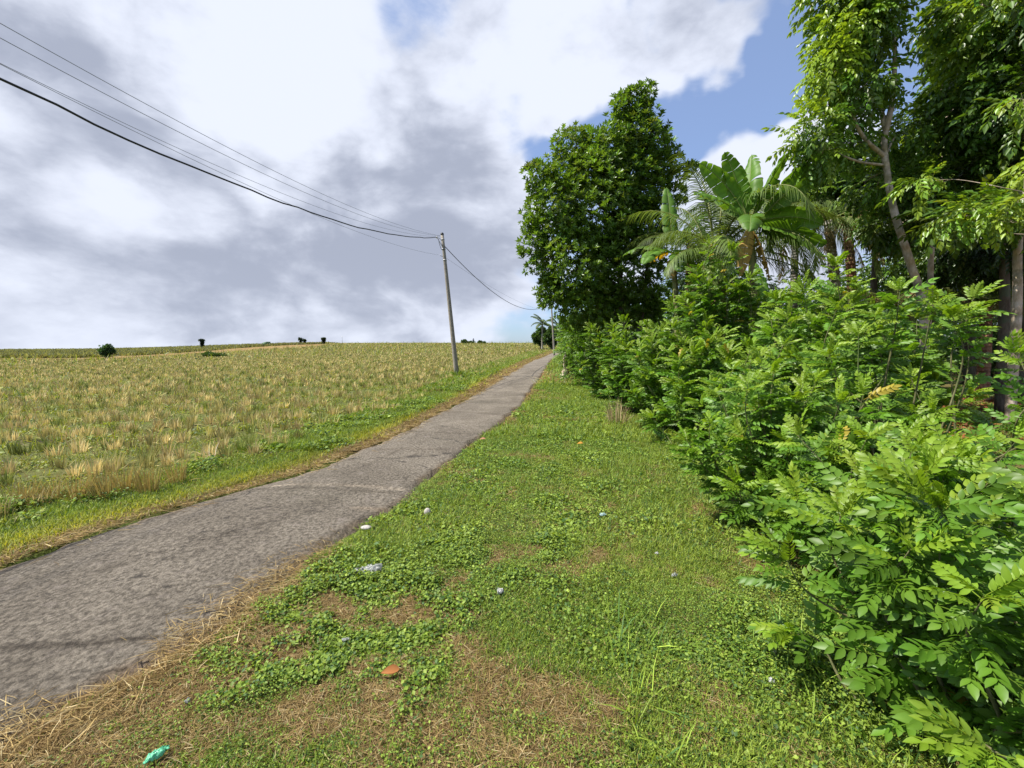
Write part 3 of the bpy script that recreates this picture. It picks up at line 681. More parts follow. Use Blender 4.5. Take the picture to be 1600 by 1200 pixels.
# ------------------------------------------------------------------ shrubs of the hedge
T_pin = [pinnate(.25, 5+s_%3, .068, .50, sag=.25, hang=.2, seed=s_) for s_ in range(5)]
T_pin_m = [pinnate(.27, 6, .074, .68, simple=True, sag=.22, hang=.12, seed=s_) for s_ in range(4)]
T_pin_f = [pinnate(.36, 4, .095, .6, simple=True, sag=.35, hang=.25, seed=s_) for s_ in range(3)]
def shrub(x, y, h, r, label, n_stem=12, lod=0, leaf_scale=1., cat='shrub', col=(.112, .222, .022), droop=1., zlow=.15, dens=1.):
    z = float(Z(x, y)); e = empty('hedge_shrub', (x, y, z), label, cat, 'leafy shrubs along the right of the verge')
    base = np.array([x, y, z]); st = MB(); lf = MB(); T = [T_pin, T_pin_m, T_pin_f][lod]
    sp = [.037, .046, .07][lod]/dens
    for i in range(n_stem):
        az = i*2.39996+rng.normal()*.3; q = (i+.5)/n_stem; rr = r*math.sqrt(q)*rng.uniform(.75, 1.1); hh = h*(1-.55*q**1.3)*rng.uniform(.8, 1.08)
        if i % 4 == 3: hh *= .55; rr *= 1.0
        d = np.array([math.cos(az), math.sin(az), 0])
        p0 = base+np.array([rng.normal()*.1*r, rng.normal()*.1*r, -.05])
        p1 = p0+d*rr*.40+[0, 0, hh*.38]; p2 = p0+d*rr*.78+[0, 0, hh*.78]; p3 = p0+d*rr*(.86+.25*rng.random()*q)+[0, 0, hh*rng.uniform(.98, 1.12)]; p1 += rng.normal(size=3)*.05*h; p2 += rng.normal(size=3)*.05*h
        P = curve([p0, p1, p2, p3], 10); L = np.linalg.norm(np.diff(P, axis=0), axis=1).sum()
        tube(st, P, np.linspace(.013, .0025, len(P))*(h/2)**.5, 6, (.2, .2, .1))
        m = int(L*(1-zlow)/sp*1.15); s_ = zlow+(1-zlow)*rng.random(m)**.8; s_ = np.append(s_, np.ones(5)*.99)
        k = s_*(len(P)-1); k0 = np.minimum(k.astype(int), len(P)-2); fr = (k-k0)[:, None]
        Q = P[k0]*(1-fr)+P[k0+1]*fr; tg = nrm(P[k0+1]-P[k0]); m = len(Q)
        a2 = rng.uniform(0, 2*np.pi, m); side = np.stack([np.cos(a2), np.sin(a2), rng.uniform(-.15, .75, m)], -1)+d*.35
        f = nrm(side+tg*(.25+.9*(s_[:, None] > .97))); up = np.stack([rng.normal(size=m)*.45-.35, rng.normal(size=m)*.45-.25, np.ones(m)], -1)
        tip = (s_ > .9)[:, None]; low = np.clip(1-(Q[:, 2:3]-z)/h, 0, 1)
        c = np.array(col)*rng.uniform(.75, 1.25, (m, 1)); c = np.where(tip, np.array([.20, .31, .025])*rng.uniform(.85, 1.15, (m, 1)), c)
        c = c*(1+.04*rng.normal(size=(m, 3)))
        c = np.where((rng.random((m, 1)) < .006), np.array([.4, .32, .04]), c)
        sc_ = leaf_scale*rng.uniform(.65, 1.15, m)*np.where(s_ > .9, .75, 1)
        Mx = basis(f, up, sc_); w = rng.integers(0, len(T), m)
        for ti in range(len(T)):
            j = w == ti; lf.inst(T[ti], Mx[j], Q[j], c[j])
    st.build('stems', M_stem, e); lf.build('foliage', M_leaf, e, smooth=(lod == 0))
    return e
SH = [
 (1.98, 1.6, 1.15, .80, 24, 0, 'broad shrub filling the bottom right corner, its large leaves nearest the camera'),
 (3.15, 2.7, 1.0, .7, 12, 0, 'shrub at the right picture edge, level with the bare reddish clearing'),
 (2.44, 2.75, 1.05, .74, 22, 0, 'low shrub overhanging the deep dark hollow, just behind the corner shrub'),
 (2.42, 3.75, 1.4, .88, 28, 0, 'rounded shrub with sunlit leaf tips behind the dark hollow'),
 (3.75, 4.0, 2.1, 1.0, 18, 0, 'tall airy shrub with one dark upright stem, left of the clearing'),
 (3.0, 5.0, 1.5, .84, 28, 0, 'dense mid-hedge shrub spilling onto the verge above a dark gap'),
 (4.05, 5.8, 2.42, 1.1, 34, 1, 'big bright shrub in front of the banana plants and hanging palm fronds'),
 (3.15, 6.6, 1.7, .85, 26, 1, 'shrub by the verge left of the big bright shrub, with pale new tips'),
 (5.4, 6.4, 2.15, 1.1, 30, 1, 'bright shrub below the fork of the tall pale-barked tree'),
 (3.1, 8.4, 1.9, .9, 26, 1, 'shrub beside the tuft of dead grass at the hedge foot'),
 (4.1, 8.8, 3.15, 1.2, 36, 1, 'tall dome-shaped shrub of fine leaves below the hanging palm frond'),
 (3.05, 10.6, 2.0, .95, 26, 1, 'middle hedge shrub below the dark shaded gap under the glossy tree'),
 (4.4, 11.6, 2.1, 1.1, 18, 1, 'inner shrub half hidden at the foot of the glossy tree'),
 (3.0, 13.2, 2.3, 1.0, 24, 1, 'shrub that overhangs the grass where the verge narrows'),
 (3.0, 16.5, 2.8, 1.1, 26, 2, 'shrub below the left half of the glossy tree crown'),
 (3.25, 20.5, 3.2, 1.2, 28, 2, 'tall yellowish shrub growing round the pale stump'),
 (4.2, 26, 3.4, 1.5, 26, 2, 'shrub beyond the stump where the road starts to bend'),
 (5.4, 34, 3.4, 1.7, 24, 2, 'shrub hiding the right side of the road bend'),
 (8.2, 46, 3.6, 2.2, 24, 2, 'farthest hedge shrub at the very end of the visible road'),
]
for (x, y, h, r, n, lod, lab) in SH:
    zl = .58 if 'airy' in lab else .12
    shrub(x, y, h, r, lab, n_stem=int(n*(1.5 if lod < 2 else 1.5)), lod=lod, leaf_scale={0: .88, 1: .98, 2: 1.1}[lod], zlow=zl)

# ------------------------------------------------------------------ trees
T_ros = [rosette(8, .19, .42, True, s_) for s_ in range(5)]
T_droop = [pinnate(.40, 4, .15, .44, simple=False, sag=.55, hang=.5, ang=58, seed=s_) for s_ in range(4)]
T_droop_s = [pinnate(.40, 4, .17, .46, simple=True, sag=.55, hang=.5, ang=58, seed=s_) for s_ in range(4)]
def lobe_pts(lobes, n, fill=.45):
    vol = np.array([l[3]*l[4]*l[3] for l in lobes])**.72; cnt = (n*vol/vol.sum()).astype(int); P = []; Nn = []
    for l, k in zip(lobes, cnt):
        c = np.array(l[:3]); d = randdir(k); rr = (fill+(1-fill)*rng.random(k)**.6)
        rad = np.array([l[3], l[3]*(l[5] if len(l) > 5 else 1), l[4]])
        lump = .55+.85*fbm(d[:, 0]*2.3+c[0]*3+d[:, 2], d[:, 1]*2.3+c[2]*3-d[:, 2], 131, 3)
        P.append(c+d*rad*(rr*lump)[:, None]); Nn.append(d)
    return np.concatenate(P), np.concatenate(Nn)
def pix_lobes(L):
    out = []
    for (px, py, dep, rx, ry, *q) in L:
        c = at(px, py, dep); out.append((c[0], c[1], c[2], rx*dep/F, ry*dep/F, *(q or [1.])))
    return out
def branches(mb, root_pts, lobes, rad, twigs=5, tw_r=.35, col=(.3, .3, .3)):
    root_pts = np.asarray(root_pts)
    for l in lobes:
        c = np.array(l[:3]); dd = np.linalg.norm(root_pts-c, axis=1)+np.maximum(0, root_pts[:, 2]-c[2]+.3*np.linalg.norm(root_pts[:, :2]-c[:2], axis=1))*1.5
        a = root_pts[dd.argmin()]
        mid = (a+c)/2+np.array([0, 0, .08*np.linalg.norm(c-a)])+rng.normal(size=3)*.06*np.linalg.norm(c-a)
        P = curve([a, mid, c], 7); rr = rad*(l[3])**.5; tube(mb, P, np.linspace(rr, rr*.4, len(P)), 7, col)
        for i in range(twigs):
            d = randdir(1)[0]; d[2] = abs(d[2])*.8; s = P[rng.integers(len(P)//2, len(P))]
            e = c+d*np.array([l[3], l[3], l[4]])*.85; m = (s+e)/2+rng.normal(size=3)*.08*l[3]
            Q = curve([s, m, e], 5); tube(mb, Q, np.linspace(rr*.4, rr*.08, len(Q)), 5, col)
def crown(e, P, N, T, mat, size, col, up_bias=1., out_bias=1., jitter=.5, name='crown', tipcol=None, tipz=None, smooth=False):
    n = len(P); mb = MB()
    f = nrm(N*out_bias+np.array([0, 0, up_bias])+rng.normal(size=(n, 3))*jitter); up = rng.normal(size=(n, 3))*.3+np.array([0, 0, 1.])
    sc_ = size*rng.uniform(.7, 1.2, n); c = np.array(col)*rng.uniform(.65, 1.3, (n, 1))*(1+.08*rng.normal(size=(n, 3)))
    if tipcol is not None:
        j = (fbm(P[:, 0]*1.1, P[:, 2]*1.1+P[:, 1], 141) > tipz)[:, None]; c = np.where(j, np.array(tipcol)*rng.uniform(.8, 1.2, (n, 1)), c)
    M = basis(f, up, sc_); w = rng.integers(0, len(T), n)
    for ti in range(len(T)):
        j = w == ti; mb.inst(T[ti], M[j], P[j], np.clip(c[j], 0, 1))
    return mb.build(name, mat, e, smooth=smooth)
# glossy tree beside the road
gb = np.array([at(975, 560, 15)[0], 15., 0]); gb[2] = float(Z(gb[0], gb[1]))
e = empty('broadleaf_tree', tuple(gb), 'dense tree of dark glossy leaves overhanging the road, its peak against blue sky', 'tree')
L = pix_lobes([(940, 330, 15, 78, 78), (870, 330, 14.6, 52, 62), (900, 420, 14.8, 66, 66), (985, 290, 15, 52, 62), (990, 215, 15, 34, 46), (990, 165, 15, 22, 34, .8), (1010, 150, 15, 14, 20, .8), (895, 232, 15, 30, 34),
   (1030, 265, 15.3, 30, 26), (1068, 268, 15.4, 20, 10), (1055, 240, 15.3, 12, 12), (1030, 205, 15.2, 12, 12), (1058, 305, 15.3, 20, 16), (1080, 262, 15.4, 10, 7), (950, 235, 15, 42, 44), (1015, 225, 15.1, 34, 46), (975, 175, 15, 20, 30), (846, 280, 14.5, 30, 30), (836, 385, 14.6, 24, 40), (970, 420, 15.2, 70, 80), (1010, 350, 15.2, 48, 52), (920, 480, 15.4, 50, 36), (860, 455, 14.8, 26, 30), (930, 270, 14.8, 50, 44), (985, 480, 16, 60, 40)])
P, N = lobe_pts(L, 8200, .5)
tr = MB(); trunk = curve([gb-[0, 0, .1], gb+[.1, 0, 1.5], gb+[-.1, .1, 3], gb+[-.2, 0, 5], at(985, 250, 15), at(990, 175, 15)], 8)
tube(tr, trunk, np.linspace(.17, .02, len(trunk)), 12, (.2, .2, .2), .1)
t2 = curve([gb+[.05, .05, 1.2], gb+[.6, .1, 2.6], at(1020, 340, 15.2), at(1040, 270, 15.3)], 8); tube(tr, t2, np.linspace(.10, .02, len(t2)), 8, (.2, .2, .2), .1)
branches(tr, np.vstack([trunk[8:], t2[8:]]), L, .05, 6); tr.build('trunk', M_bark_d, e)
crown(e, P, N, T_ros, M_gloss, .85, (.135, .235, .035), up_bias=1.0, out_bias=.8, jitter=.45, tipcol=(.12, .22, .025), tipz=.56)

# tall pale-barked tree on the right
def T_at(px, dep): return at(px, 560, dep)
tb = T_at(1452, 9.5); tb[2] = float(Z(tb[0], tb[1]))
e = empty('tall_tree', tuple(tb), 'tall slender tree with pale curved trunk forking below its leafy crown', 'tree', 'trees of the grove')
tr = MB(); tp = curve([tb-[0, 0, .1], at(1443, 490, 9.5), at(1422, 410, 9.5), at(1397, 330, 9.4), at(1382, 240, 9.4), at(1384, 205, 9.4)], 8)
tube(tr, tp, np.linspace(.085, .052, len(tp)), 14, (.4, .4, .4), .06)
f1 = curve([tp[-1], at(1395, 150, 9.4), at(1398, 60, 9.4), at(1390, -40, 9.4)], 8); f2 = curve([at(1383, 245, 9.4), at(1350, 215, 9.2), at(1330, 170, 9.1), at(1320, 90, 9.1)], 8); f3 = curve([tp[-1], at(1372, 150, 9.6), at(1350, 60, 9.6), at(1345, -10, 9.6)], 8)
f4 = curve([at(1380, 258, 9.4), at(1340, 252, 9.2), at(1300, 235, 9.1), at(1270, 215, 9.0)], 8)
for f_, r0 in ((f1, .06), (f2, .045), (f3, .05), (f4, .028)): tube(tr, f_, np.linspace(r0, r0*.35, len(f_)), 8, (.4, .4, .4), .05)
L = pix_lobes([(1325, 50, 9.3, 50, 52), (1300, 110, 9.1, 28, 50), (1355, 40, 9.4, 38, 50), (1340, 145, 9.2, 44, 34), (1272, 200, 9., 34, 30), (1285, 240, 9, 26, 20), (1320, 225, 9.8, 34, 26), (1372, 115, 9.6, 22, 32), (1330, -30, 9.4, 55, 50), (1375, -30, 9.5, 34, 40), (1420, 210, 9.9, 40, 34), (1370, 290, 10, 40, 26)])
branches(tr, np.vstack([f1, f2, f3, f4]), L, .03, 4); tr.build('trunk', M_bark, e)
P, N = lobe_pts(L, 2400, .3)
crown(e, P, N, T_droop, M_gloss, .82, (.12, .22, .025), up_bias=-.15, out_bias=.9, jitter=.5, tipcol=(.24, .36, .03), tipz=.54, smooth=True)
# second stem next to it
def small_tree(trunkpix, dep, r0, lobes, label, n, bark, col=(.085, .165, .02), tip=(.21, .33, .03), tz=.56, T=None, size=.9, rb=.03, name='tall_tree'):
    b0 = at(trunkpix[0][0], 560, dep); b0[2] = float(Z(b0[0], b0[1]))
    e = empty(name, tuple(b0), label, 'tree', 'trees of the grove')
    pts = [b0-[0, 0, .1]]+[at(px, py, dep) for px, py in trunkpix[1:]]
    tr = MB(); tp = curve(pts, 8); tube(tr, tp, np.linspace(r0, r0*.4, len(tp)), 12, (.4, .4, .4), .06)
    L = pix_lobes(lobes); branches(tr, tp[len(tp)//3:], L, rb, 4); tr.build('trunk', bark, e)
    P, N = lobe_pts(L, n, .3); crown(e, P, N, T or T_droop_s, M_gloss, size, col, up_bias=-.1, out_bias=.9, jitter=.5, tipcol=tip, tipz=tz)
    return e
small_tree([(1446, 560), (1452, 480), (1455, 400), (1464, 330), (1474, 250), (1480, 180)], 10.2, .07,
   [(1440, 300, 9.8, 36, 26), (1500, 290, 10.4, 45, 40), (1492, 215, 10.6, 40, 38), (1520, 150, 10.4, 50, 55), (1500, 115, 11, 22, 32), (1400, 350, 10.8, 40, 30), (1515, 50, 10.8, 42, 66)],
   'thin pale stem rising close behind the tall forked tree', 2000, M_bark, tz=.54)
small_tree([(1588, 560), (1589, 480), (1590, 400), (1596, 300), (1600, 200), (1590, 60)], 8.6, .085,
   [(1560, 170, 8.8, 60, 50), (1540, 100, 9.0, 55, 60), (1580, 20, 8.8, 80, 70), (1590, 330, 8.2, 50, 30), (1520, 330, 8.0, 50, 22), (1640, 200, 8.6, 70, 90), (1520, 10, 9.4, 50, 60), (1560, 260, 9.2, 60, 50)],
   'straight pale trunk at the far right edge under dark overhanging leaves', 1900, M_bark, tz=.55, size=1.)
small_tree([(1572, 560), (1570, 470), (1566, 380), (1560, 300)], 10.5, .12,
   [(1540, 380, 11, 60, 40), (1590, 400, 11, 60, 40), (1600, 300, 12, 90, 60), (1500, 400, 12.5, 60, 40)],
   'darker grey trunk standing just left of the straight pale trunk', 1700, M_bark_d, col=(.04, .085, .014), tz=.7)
small_tree([(1660, 560), (1655, 430), (1640, 340), (1600, 300)], 6.6, .05,
   [(1440, 285, 7.4, 26, 12), (1520, 330, 7.0, 36, 11), (1585, 318, 6.6, 34, 12), (1600, 155, 7.2, 26, 12), (1480, 350, 7.2, 20, 8), (1545, 345, 6.8, 26, 9), (1640, 260, 6.8, 40, 30)],
   'young tree with bright yellow-green sprays reaching in from the right edge', 230, M_bark, col=(.19, .31, .03), tip=(.26, .37, .035), tz=.5, size=.7, rb=.012, name='young_tree')
BG = [
 ([(1520, 560), (1515, 450), (1505, 300)], 15, .18, [(1540, 220, 15, 70, 76), (1440, 290, 15, 44, 36), (1570, 250, 15, 90, 90), (1500, 340, 15, 90, 60), (1452, 215, 15.5, 22, 26)], 'large dark tree standing behind the pale trunks of the grove', 1400),
 ([(1360, 560), (1365, 450), (1370, 330)], 15.5, .14, [(1370, 300, 15.5, 60, 40), (1330, 270, 15.5, 40, 36), (1300, 300, 16, 40, 30), (1420, 330, 15, 50, 40), (1290, 265, 15, 26, 26)], 'dark-leaved tree between the leaning palms and the tall forked tree', 2100),
 ([(1600, 560), (1605, 400), (1610, 200)], 13, .2, [(1620, 100, 13, 120, 120), (1575, 60, 13.5, 66, 90), (1640, 300, 13, 110, 120), (1520, 10, 14, 32, 40)], 'dense dark tree filling the top right corner behind the others', 1800),
 ([(1460, 560), (1462, 480), (1470, 420)], 19, .14, [(1450, 410, 19, 60, 34), (1500, 430, 19, 60, 40), (1400, 420, 19.5, 40, 30), (1560, 430, 18, 70, 50)], 'short shaded tree deep inside the grove behind the tall forked tree', 1500),
]
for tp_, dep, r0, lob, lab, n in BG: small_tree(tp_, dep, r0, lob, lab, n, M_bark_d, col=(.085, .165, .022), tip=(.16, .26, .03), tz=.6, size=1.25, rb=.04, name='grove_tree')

# ------------------------------------------------------------------ palms
def frond_mesh(P0, az, elev, L, droop, nl=46, ll=.55, col=(.11, .17, .03), sparse=0., roll=0., fold=.35, wm=1.):
    """a coconut frond as mesh data in world space"""
    mb = MB(); n = 22; s = np.linspace(0, 1, n); d = np.array([math.cos(az), math.sin(az), 0]); pts = [np.array(P0, float)]; el = elev
    for i in range(n-1):
        pts.append(pts[-1]+L/(n-1)*(d*math.cos(el)+np.array([0, 0, math.sin(el)]))); el -= droop/(n-1)*(.5+s[i])
    P = np.array(pts); tube(mb, P, np.linspace(.028, .004, n)*L/3, 6, np.array([.22, .24, .07]) if col[1] > col[0] else np.array([.3, .2, .1]))
    t, a, b_ = frames(P); side = nrm(np.cross(t, [0, 0, 1.])); upv = np.cross(side, t)
    V = []; Fq = []; cc = []; k = 0
    for i in range(nl):
        q = .12+.88*i/(nl-1); 
        f = q*(n-1); i0 = min(int(f), n-2); p = P[i0]*(1-(f-i0))+P[i0+1]*(f-i0)
        for sg in (-1, 1):
            if rng.random() < sparse: continue
            sl = ll*(.55+.6*math.sin(math.pi*min(1, q*.95+.1)))*rng.uniform(.85, 1.1); w = .008*L/3*rng.uniform(.8, 1.2)*wm+.004*wm
            dr = nrm(side[i0]*sg*math.cos(roll)+upv[i0]*(fold+rng.uniform(-.15, .15)+sg*math.sin(roll))+t[i0]*(.45+.9*q)+rng.normal(size=3)*.06)
            c0 = np.array(col)*rng.uniform(.7, 1.3); pp = p.copy(); ww = [w, w*.9, w*.55, .001]; wd = nrm(np.cross(dr, upv[i0]))
            for j in range(4):
                V += [pp-wd*ww[j]/1, pp+wd*ww[j]/1]; cc += [c0, c0]
                dr = nrm(dr+np.array([0, 0, -.38*(1+.6*rng.random())])); pp = pp+dr*sl/3
            Fq += [[k+2*j, k+2*j+1, k+2*j+3, k+2*j+2] for j in range(3)]; k += 8
    mb.add(np.array(V), [np.array(Fq)], np.array(cc)); return mb
def palm(trunk, r0, r1, fronds, label, bark, name='coconut_palm', group='palms in the grove'):
    b0 = trunk[0].copy(); b0[2] = float(Z(b0[0], b0[1])); e = empty(name, tuple(b0), label, 'palm tree', group)
    trunk = [b0-[0, 0, .1]]+list(trunk[1:]); mb = MB(); P = curve(trunk, 10); rr = np.linspace(r0, r1, len(P)); rr[:3] *= 1.25; tube(mb, P, rr, 14, (.3, .3, .3), .08); mb.build('trunk', bark, e)
    top = P[-1]
    for (az, el, L, dr, dead) in fronds:
        c = (.30, .22, .11) if dead else np.array([.105, .16, .035])*rng.uniform(.8, 1.25)
        frond_mesh(top+rng.normal(size=3)*.05, R(az), R(el), L, dr, nl=int(19*L+8), ll=.20*L if L > 2.6 else .24*L, col=tuple(c), sparse=.25 if dead else .04, fold=-.2 if dead else .3, roll=rng.uniform(-.3, .3), wm=4. if b0[1] > 60 else 1.).build('dead_frond' if dead else 'frond', M_straw if dead else M_ban, e, smooth=False)
    return e
def ring(n, el0, el1, L, dr, off=0, dead=0):
    return [(off+i*137.5, el0+(el1-el0)*((i*.618) % 1), L*rng.uniform(.85, 1.1), dr*rng.uniform(.8, 1.2), i < dead) for i in range(n)]
# azimuth: 0 = right, 90 = away, 180 = left, 270 = towards the camera
palm([at(1128, 560, 10.6), at(1125, 470, 10.6), at(1118, 400, 10.6)], .16, .12,
     [(285, 66, 3.3, 2.7, 0), (255, 25, 2.7, 2.0, 0), (200, 84, 2.6, 1.0, 0), (85, 78, 3.4, 1.0, 0), (30, 66, 3.4, 1.2, 0), (345, 50, 3.2, 1.9, 0), (150, 66, 2.6, 1.5, 0), (300, 30, 2.8, 1.9, 0), (215, 10, 2.0, 1.4, 0), (190, 40, 2.1, 1.9, 0), (0, 15, 2.9, 1.5, 0), (110, 50, 3.0, 1.6, 0), (320, 0, 2.6, 1.1, 0), (240, -15, 2.3, .9, 0), (60, 75, 3.2, .8, 0), (225, -25, 1.8, .9, 1), (310, -35, 1.8, .8, 1)],
     'young palm with long feathery fronds rising between the glossy tree and the bananas', M_bark_r)
palm([at(1312, 560, 12.5), at(1306, 470, 12.5), at(1300, 400, 12.5), at(1294, 345, 12.5)], .15, .11,
     ring(7, 5, 55, 2.5, 1.8, 20)+[(262, -5, 2.4, 1.0, 0), (200, -5, 2.6, .9, 0), (190, 15, 2.8, 1.3, 0), (340, -30, 1.8, .6, 1), (230, -40, 1.6, .6, 1), (10, -25, 1.9, .8, 1)],
     'palm with a mossy grey leaning trunk behind the bright shrubs', M_bark_l)
palm([at(1338, 560, 13.5), at(1332, 470, 13.5), at(1326, 380, 13.5), at(1322, 345, 13.5)], .14, .11,
     [(350, 40, 2.2, 2.2, 1), (300, 30, 2.0, 2.2, 1), (20, 20, 2.2, 1.9, 1), (330, 10, 1.8, 1.2, 1), (180, 40, 2.4, 1.6, 0), (60, 50, 2.5, 1.4, 0), (120, 30, 2.4, 1.6, 0)],
     'palm with a reddish fibrous trunk and drooping dead tan fronds', M_bark_r)
palm([at(1076, 560, 13), at(1076, 500, 13), at(1078, 430, 13), at(1080, 385, 13)], .14, .11,
     ring(9, 0, 60, 2.1, 1.9, 50)+[(265, -10, 2.4, .9, 0), (240, -40, 2.2, .6, 0), (290, -30, 2.2, .5, 1)],
     'palm half hidden behind the right side of the glossy tree, fronds hanging to the hedge', M_bark_r)
palm([at(1108, 560, 11.6), at(1108, 500, 11.6), at(1108, 420, 11.6)], .13, .10,
     [(275, 55, 3.0, 2.6, 0), (250, 35, 2.3, 2.5, 0), (310, 45, 2.8, 2.4, 0), (200, 70, 2.0, 2.0, 0), (340, 65, 3.0, 1.8, 0), (100, 75, 3.0, 1.2, 0), (160, 60, 2.0, 1.8, 0), (255, -10, 2.2, 1.0, 0), (290, -20, 2.0, .9, 0), (20, 50, 2.8, 1.6, 0), (60, 65, 3.0, 1.3, 0), (325, -30, 1.8, .7, 1)],
     'palm squeezed between the glossy tree and the bananas, its fronds hanging forward over the hedge', M_bark_r)
palm([at(1236, 560, 9.6), at(1236, 540, 9.6), at(1240, 500, 9.6)], .12, .10, [(300, 40, 1.9, 1.8, 0), (350, 35, 2.1, 1.9, 0), (20, 50, 2.2, 1.5, 0), (90, 60, 1.9, 1.2, 0), (325, 15, 2.0, 1.3, 0)],
     'low palm right of the tall banana, its arching fronds dark against the pale sky gap', M_bark_r)
palm([at(1180, 560, 15.5), at(1178, 460, 15.5), at(1172, 350, 15.5)], .15, .11, ring(12, 0, 70, 3.4, 1.7, 10), 'palm standing farther back whose frond tips show above the banana leaves', M_bark_l)
palm([at(1238, 560, 17), at(1240, 460, 17), at(1244, 340, 17)], .15, .11, ring(12, -5, 65, 3.3, 1.8, 70, 2), 'background palm in the gap right of the large banana leaves', M_bark_l)
palm([at(1400, 560, 14), at(1402, 530, 14), at(1404, 480, 14)], .14, .12, ring(10, 5, 60, 2.2, 1.6, 33, 2), 'low palm in the shade behind the tall forked tree', M_bark_r)
palm([at(1540, 560, 13), at(1540, 520, 13), at(1538, 470, 13)], .16, .12, ring(10, -10, 55, 2.4, 1.6, 10, 3), 'dark low palm in the hollow left of the pale trunks', M_bark_r)
palm([at(1362, 560, 11.0), at(1362, 540, 11.0), at(1362, 520, 11.0)], .10, .09, ring(8, 20, 75, 1.5, 1.3, 33, 0), 'small palm seedling poking above the bright shrubs', M_bark_r)

# ------------------------------------------------------------------ bananas
def banana_leaf(P0, az, el, L, Wd, droop, col, torn=.2, roll=0., dead=False):
    n = 30; m = 7; s = np.linspace(0, 1, n); d = np.array([math.cos(az), math.sin(az), 0]); pts = [np.array(P0, float)]; e_ = el
    for i in range(n-1):
        pts.append(pts[-1]+L/(n-1)*(d*math.cos(e_)+np.array([0, 0, math.sin(e_)]))); e_ -= droop/(n-1)*(.35+1.3*s[i])
    P = np.array(pts); t, _, _ = frames(P); side = nrm(np.cross(t, [0, 0, 1.])); upv = np.cross(side, t)
    side2 = side*math.cos(roll)+upv*math.sin(roll); up2 = -side*math.sin(roll)+upv*math.cos(roll)
    mb = MB(); tube(mb, P, np.linspace(.022, .004, n)*L/2, 6, (.25, .32, .09) if not dead else (.35, .22, .1))
    prof = np.clip(np.sin(np.pi*np.clip((s-.12)/.88, 0, 1)**.75), 0, None)**.55*Wd/2
    for sg in (-1, 1):
        cut = []; i = 4
        while i < n-1:
            j = min(n-1, i+int(rng.integers(2, 7))) if rng.random() < torn*2 else min(n-1, i+8)
            cut.append((i, j)); i = j
        sagb = 0
        for (i, j) in cut:
            extra = rng.uniform(-.2, .7)*torn; kk = np.arange(i, j+1); V = []; 
            for c, q in enumerate(np.linspace(0, 1, m)):
                shrink = np.where(kk == j, 1-.10*q*torn*2, 1.) 
                off_ = prof[kk][:, None]*q*(side2[kk]*sg)*shrink[:, None]+up2[kk]*(prof[kk]*(.22*math.sin(q*2.2)-q*q*(.25+extra)))[:, None]+t[kk]*(prof[kk]*q*.28)[:, None]
                off_ -= t[kk]*(.03*q*torn*(kk == j))[:, None]
                V.append(P[kk]+off_+np.array([0, 0, .004])+up2[kk]*(.012*np.sin(kk*1.9)*q)[:, None])
            V = np.array(V); r_, c_ = V.shape[:2]; idx = np.arange(r_*c_).reshape(r_, c_)
            q4 = np.stack([idx[:-1, :-1], idx[:-1, 1:], idx[1:, 1:], idx[1:, :-1]], -1).reshape(-1, 4)
            stripe = (.92+.16*(kk % 2))[None, :, None]*np.ones((r_, 1, 1)); cc = np.array(col)*stripe*rng.uniform(.93, 1.07)
            if dead: cc = cc*np.ones((r_, c_, 1))
            cc = cc.copy(); cc[-1] = cc[-1]*.8+np.array([.25, .18, .05])*.2
            mb.add(V.reshape(-1, 3), [q4], cc.reshape(-1, 3))
    return mb
M_pseudo = bark_mat('banana stem', (.13, .17, .05), (.24, .22, .10), (.10, .07, .04), 8, .3)
def banana(base_px, dep, top_px, leaves, label, r=.12):
    b0 = at(base_px, 560, dep); b0[2] = float(Z(b0[0], b0[1])); e = empty('banana_plant', tuple(b0), label, 'banana plant', 'banana plants in the grove')
    top = at(*top_px, dep); mb = MB(); P = curve([b0-[0, 0, .1], (b0+top)/2+[.05, 0, 0], top], 10); tube(mb, P, np.linspace(r, r*.5, len(P)), 14, (.2, .25, .1), .06); mb.build('stem', M_pseudo, e)
    for (az, el, L, Wd, dr, roll, dead) in leaves:
        c = (.42, .27, .08) if dead == 1 else (.55, .36, .03) if dead == 2 else np.array([.11, .23, .025])*rng.uniform(.8, 1.2)
        banana_leaf(top+rng.normal(size=3)*.04, R(az), R(el), L, Wd, dr, tuple(c), torn=.75 if dead else .6, roll=roll, dead=dead > 0).build('dead_leaf' if dead else 'leaf', M_straw if dead == 1 else M_ban, e)
    return e
banana(1182, 9.5, (1172, 350), [
    (348, 50, 2.3, .60, .45, 1.0, 0), (60, 80, 1.65, .50, .3, .6, 0), (165, 62, 1.7, .50, .5, -.6, 0), (200, 30, 1.6, .5, .7, .6, 0), (345, 14, 1.5, .52, .9, .8, 0), (340, -10, 1.5, .55, .5, .5, 0), (330, -24, 1.7, .55, .4, -.2, 0),
    (240, 5, 1.6, .5, 1.2, 0, 0), (110, 50, 1.9, .5, .8, 0, 0), (5, 68, 1.8, .5, .35, .8, 0), (185, 74, 1.6, .46, .3, -.7, 0), (220, -65, 1.3, .3, .2, .4, 1), (330, -65, 1.3, .3, .3, 0, 1)],
    'banana plant with large upright leaves against the sky behind the bright shrubs')
banana(1062, 12.4, (1052, 395), [
    (92, 80, 2.0, .5, .3, 0, 0), (150, 30, 1.6, .5, 1.3, .3, 0), (215, 5, 1.5, .5, 1.2, .2, 0), (255, -10, 1.5, .5, 1.0, 0, 0), (300, -20, 1.6, .55, .8, .3, 0), (350, 20, 1.6, .5, 1.2, 0, 0), (200, -5, .9, .30, .9, -.4, 2), (250, -50, 1.0, .3, .3, 0, 1), (20, 60, 1.8, .5, .8, 0, 0)],
    'banana plant with one orange-yellow dying leaf beside the glossy tree')
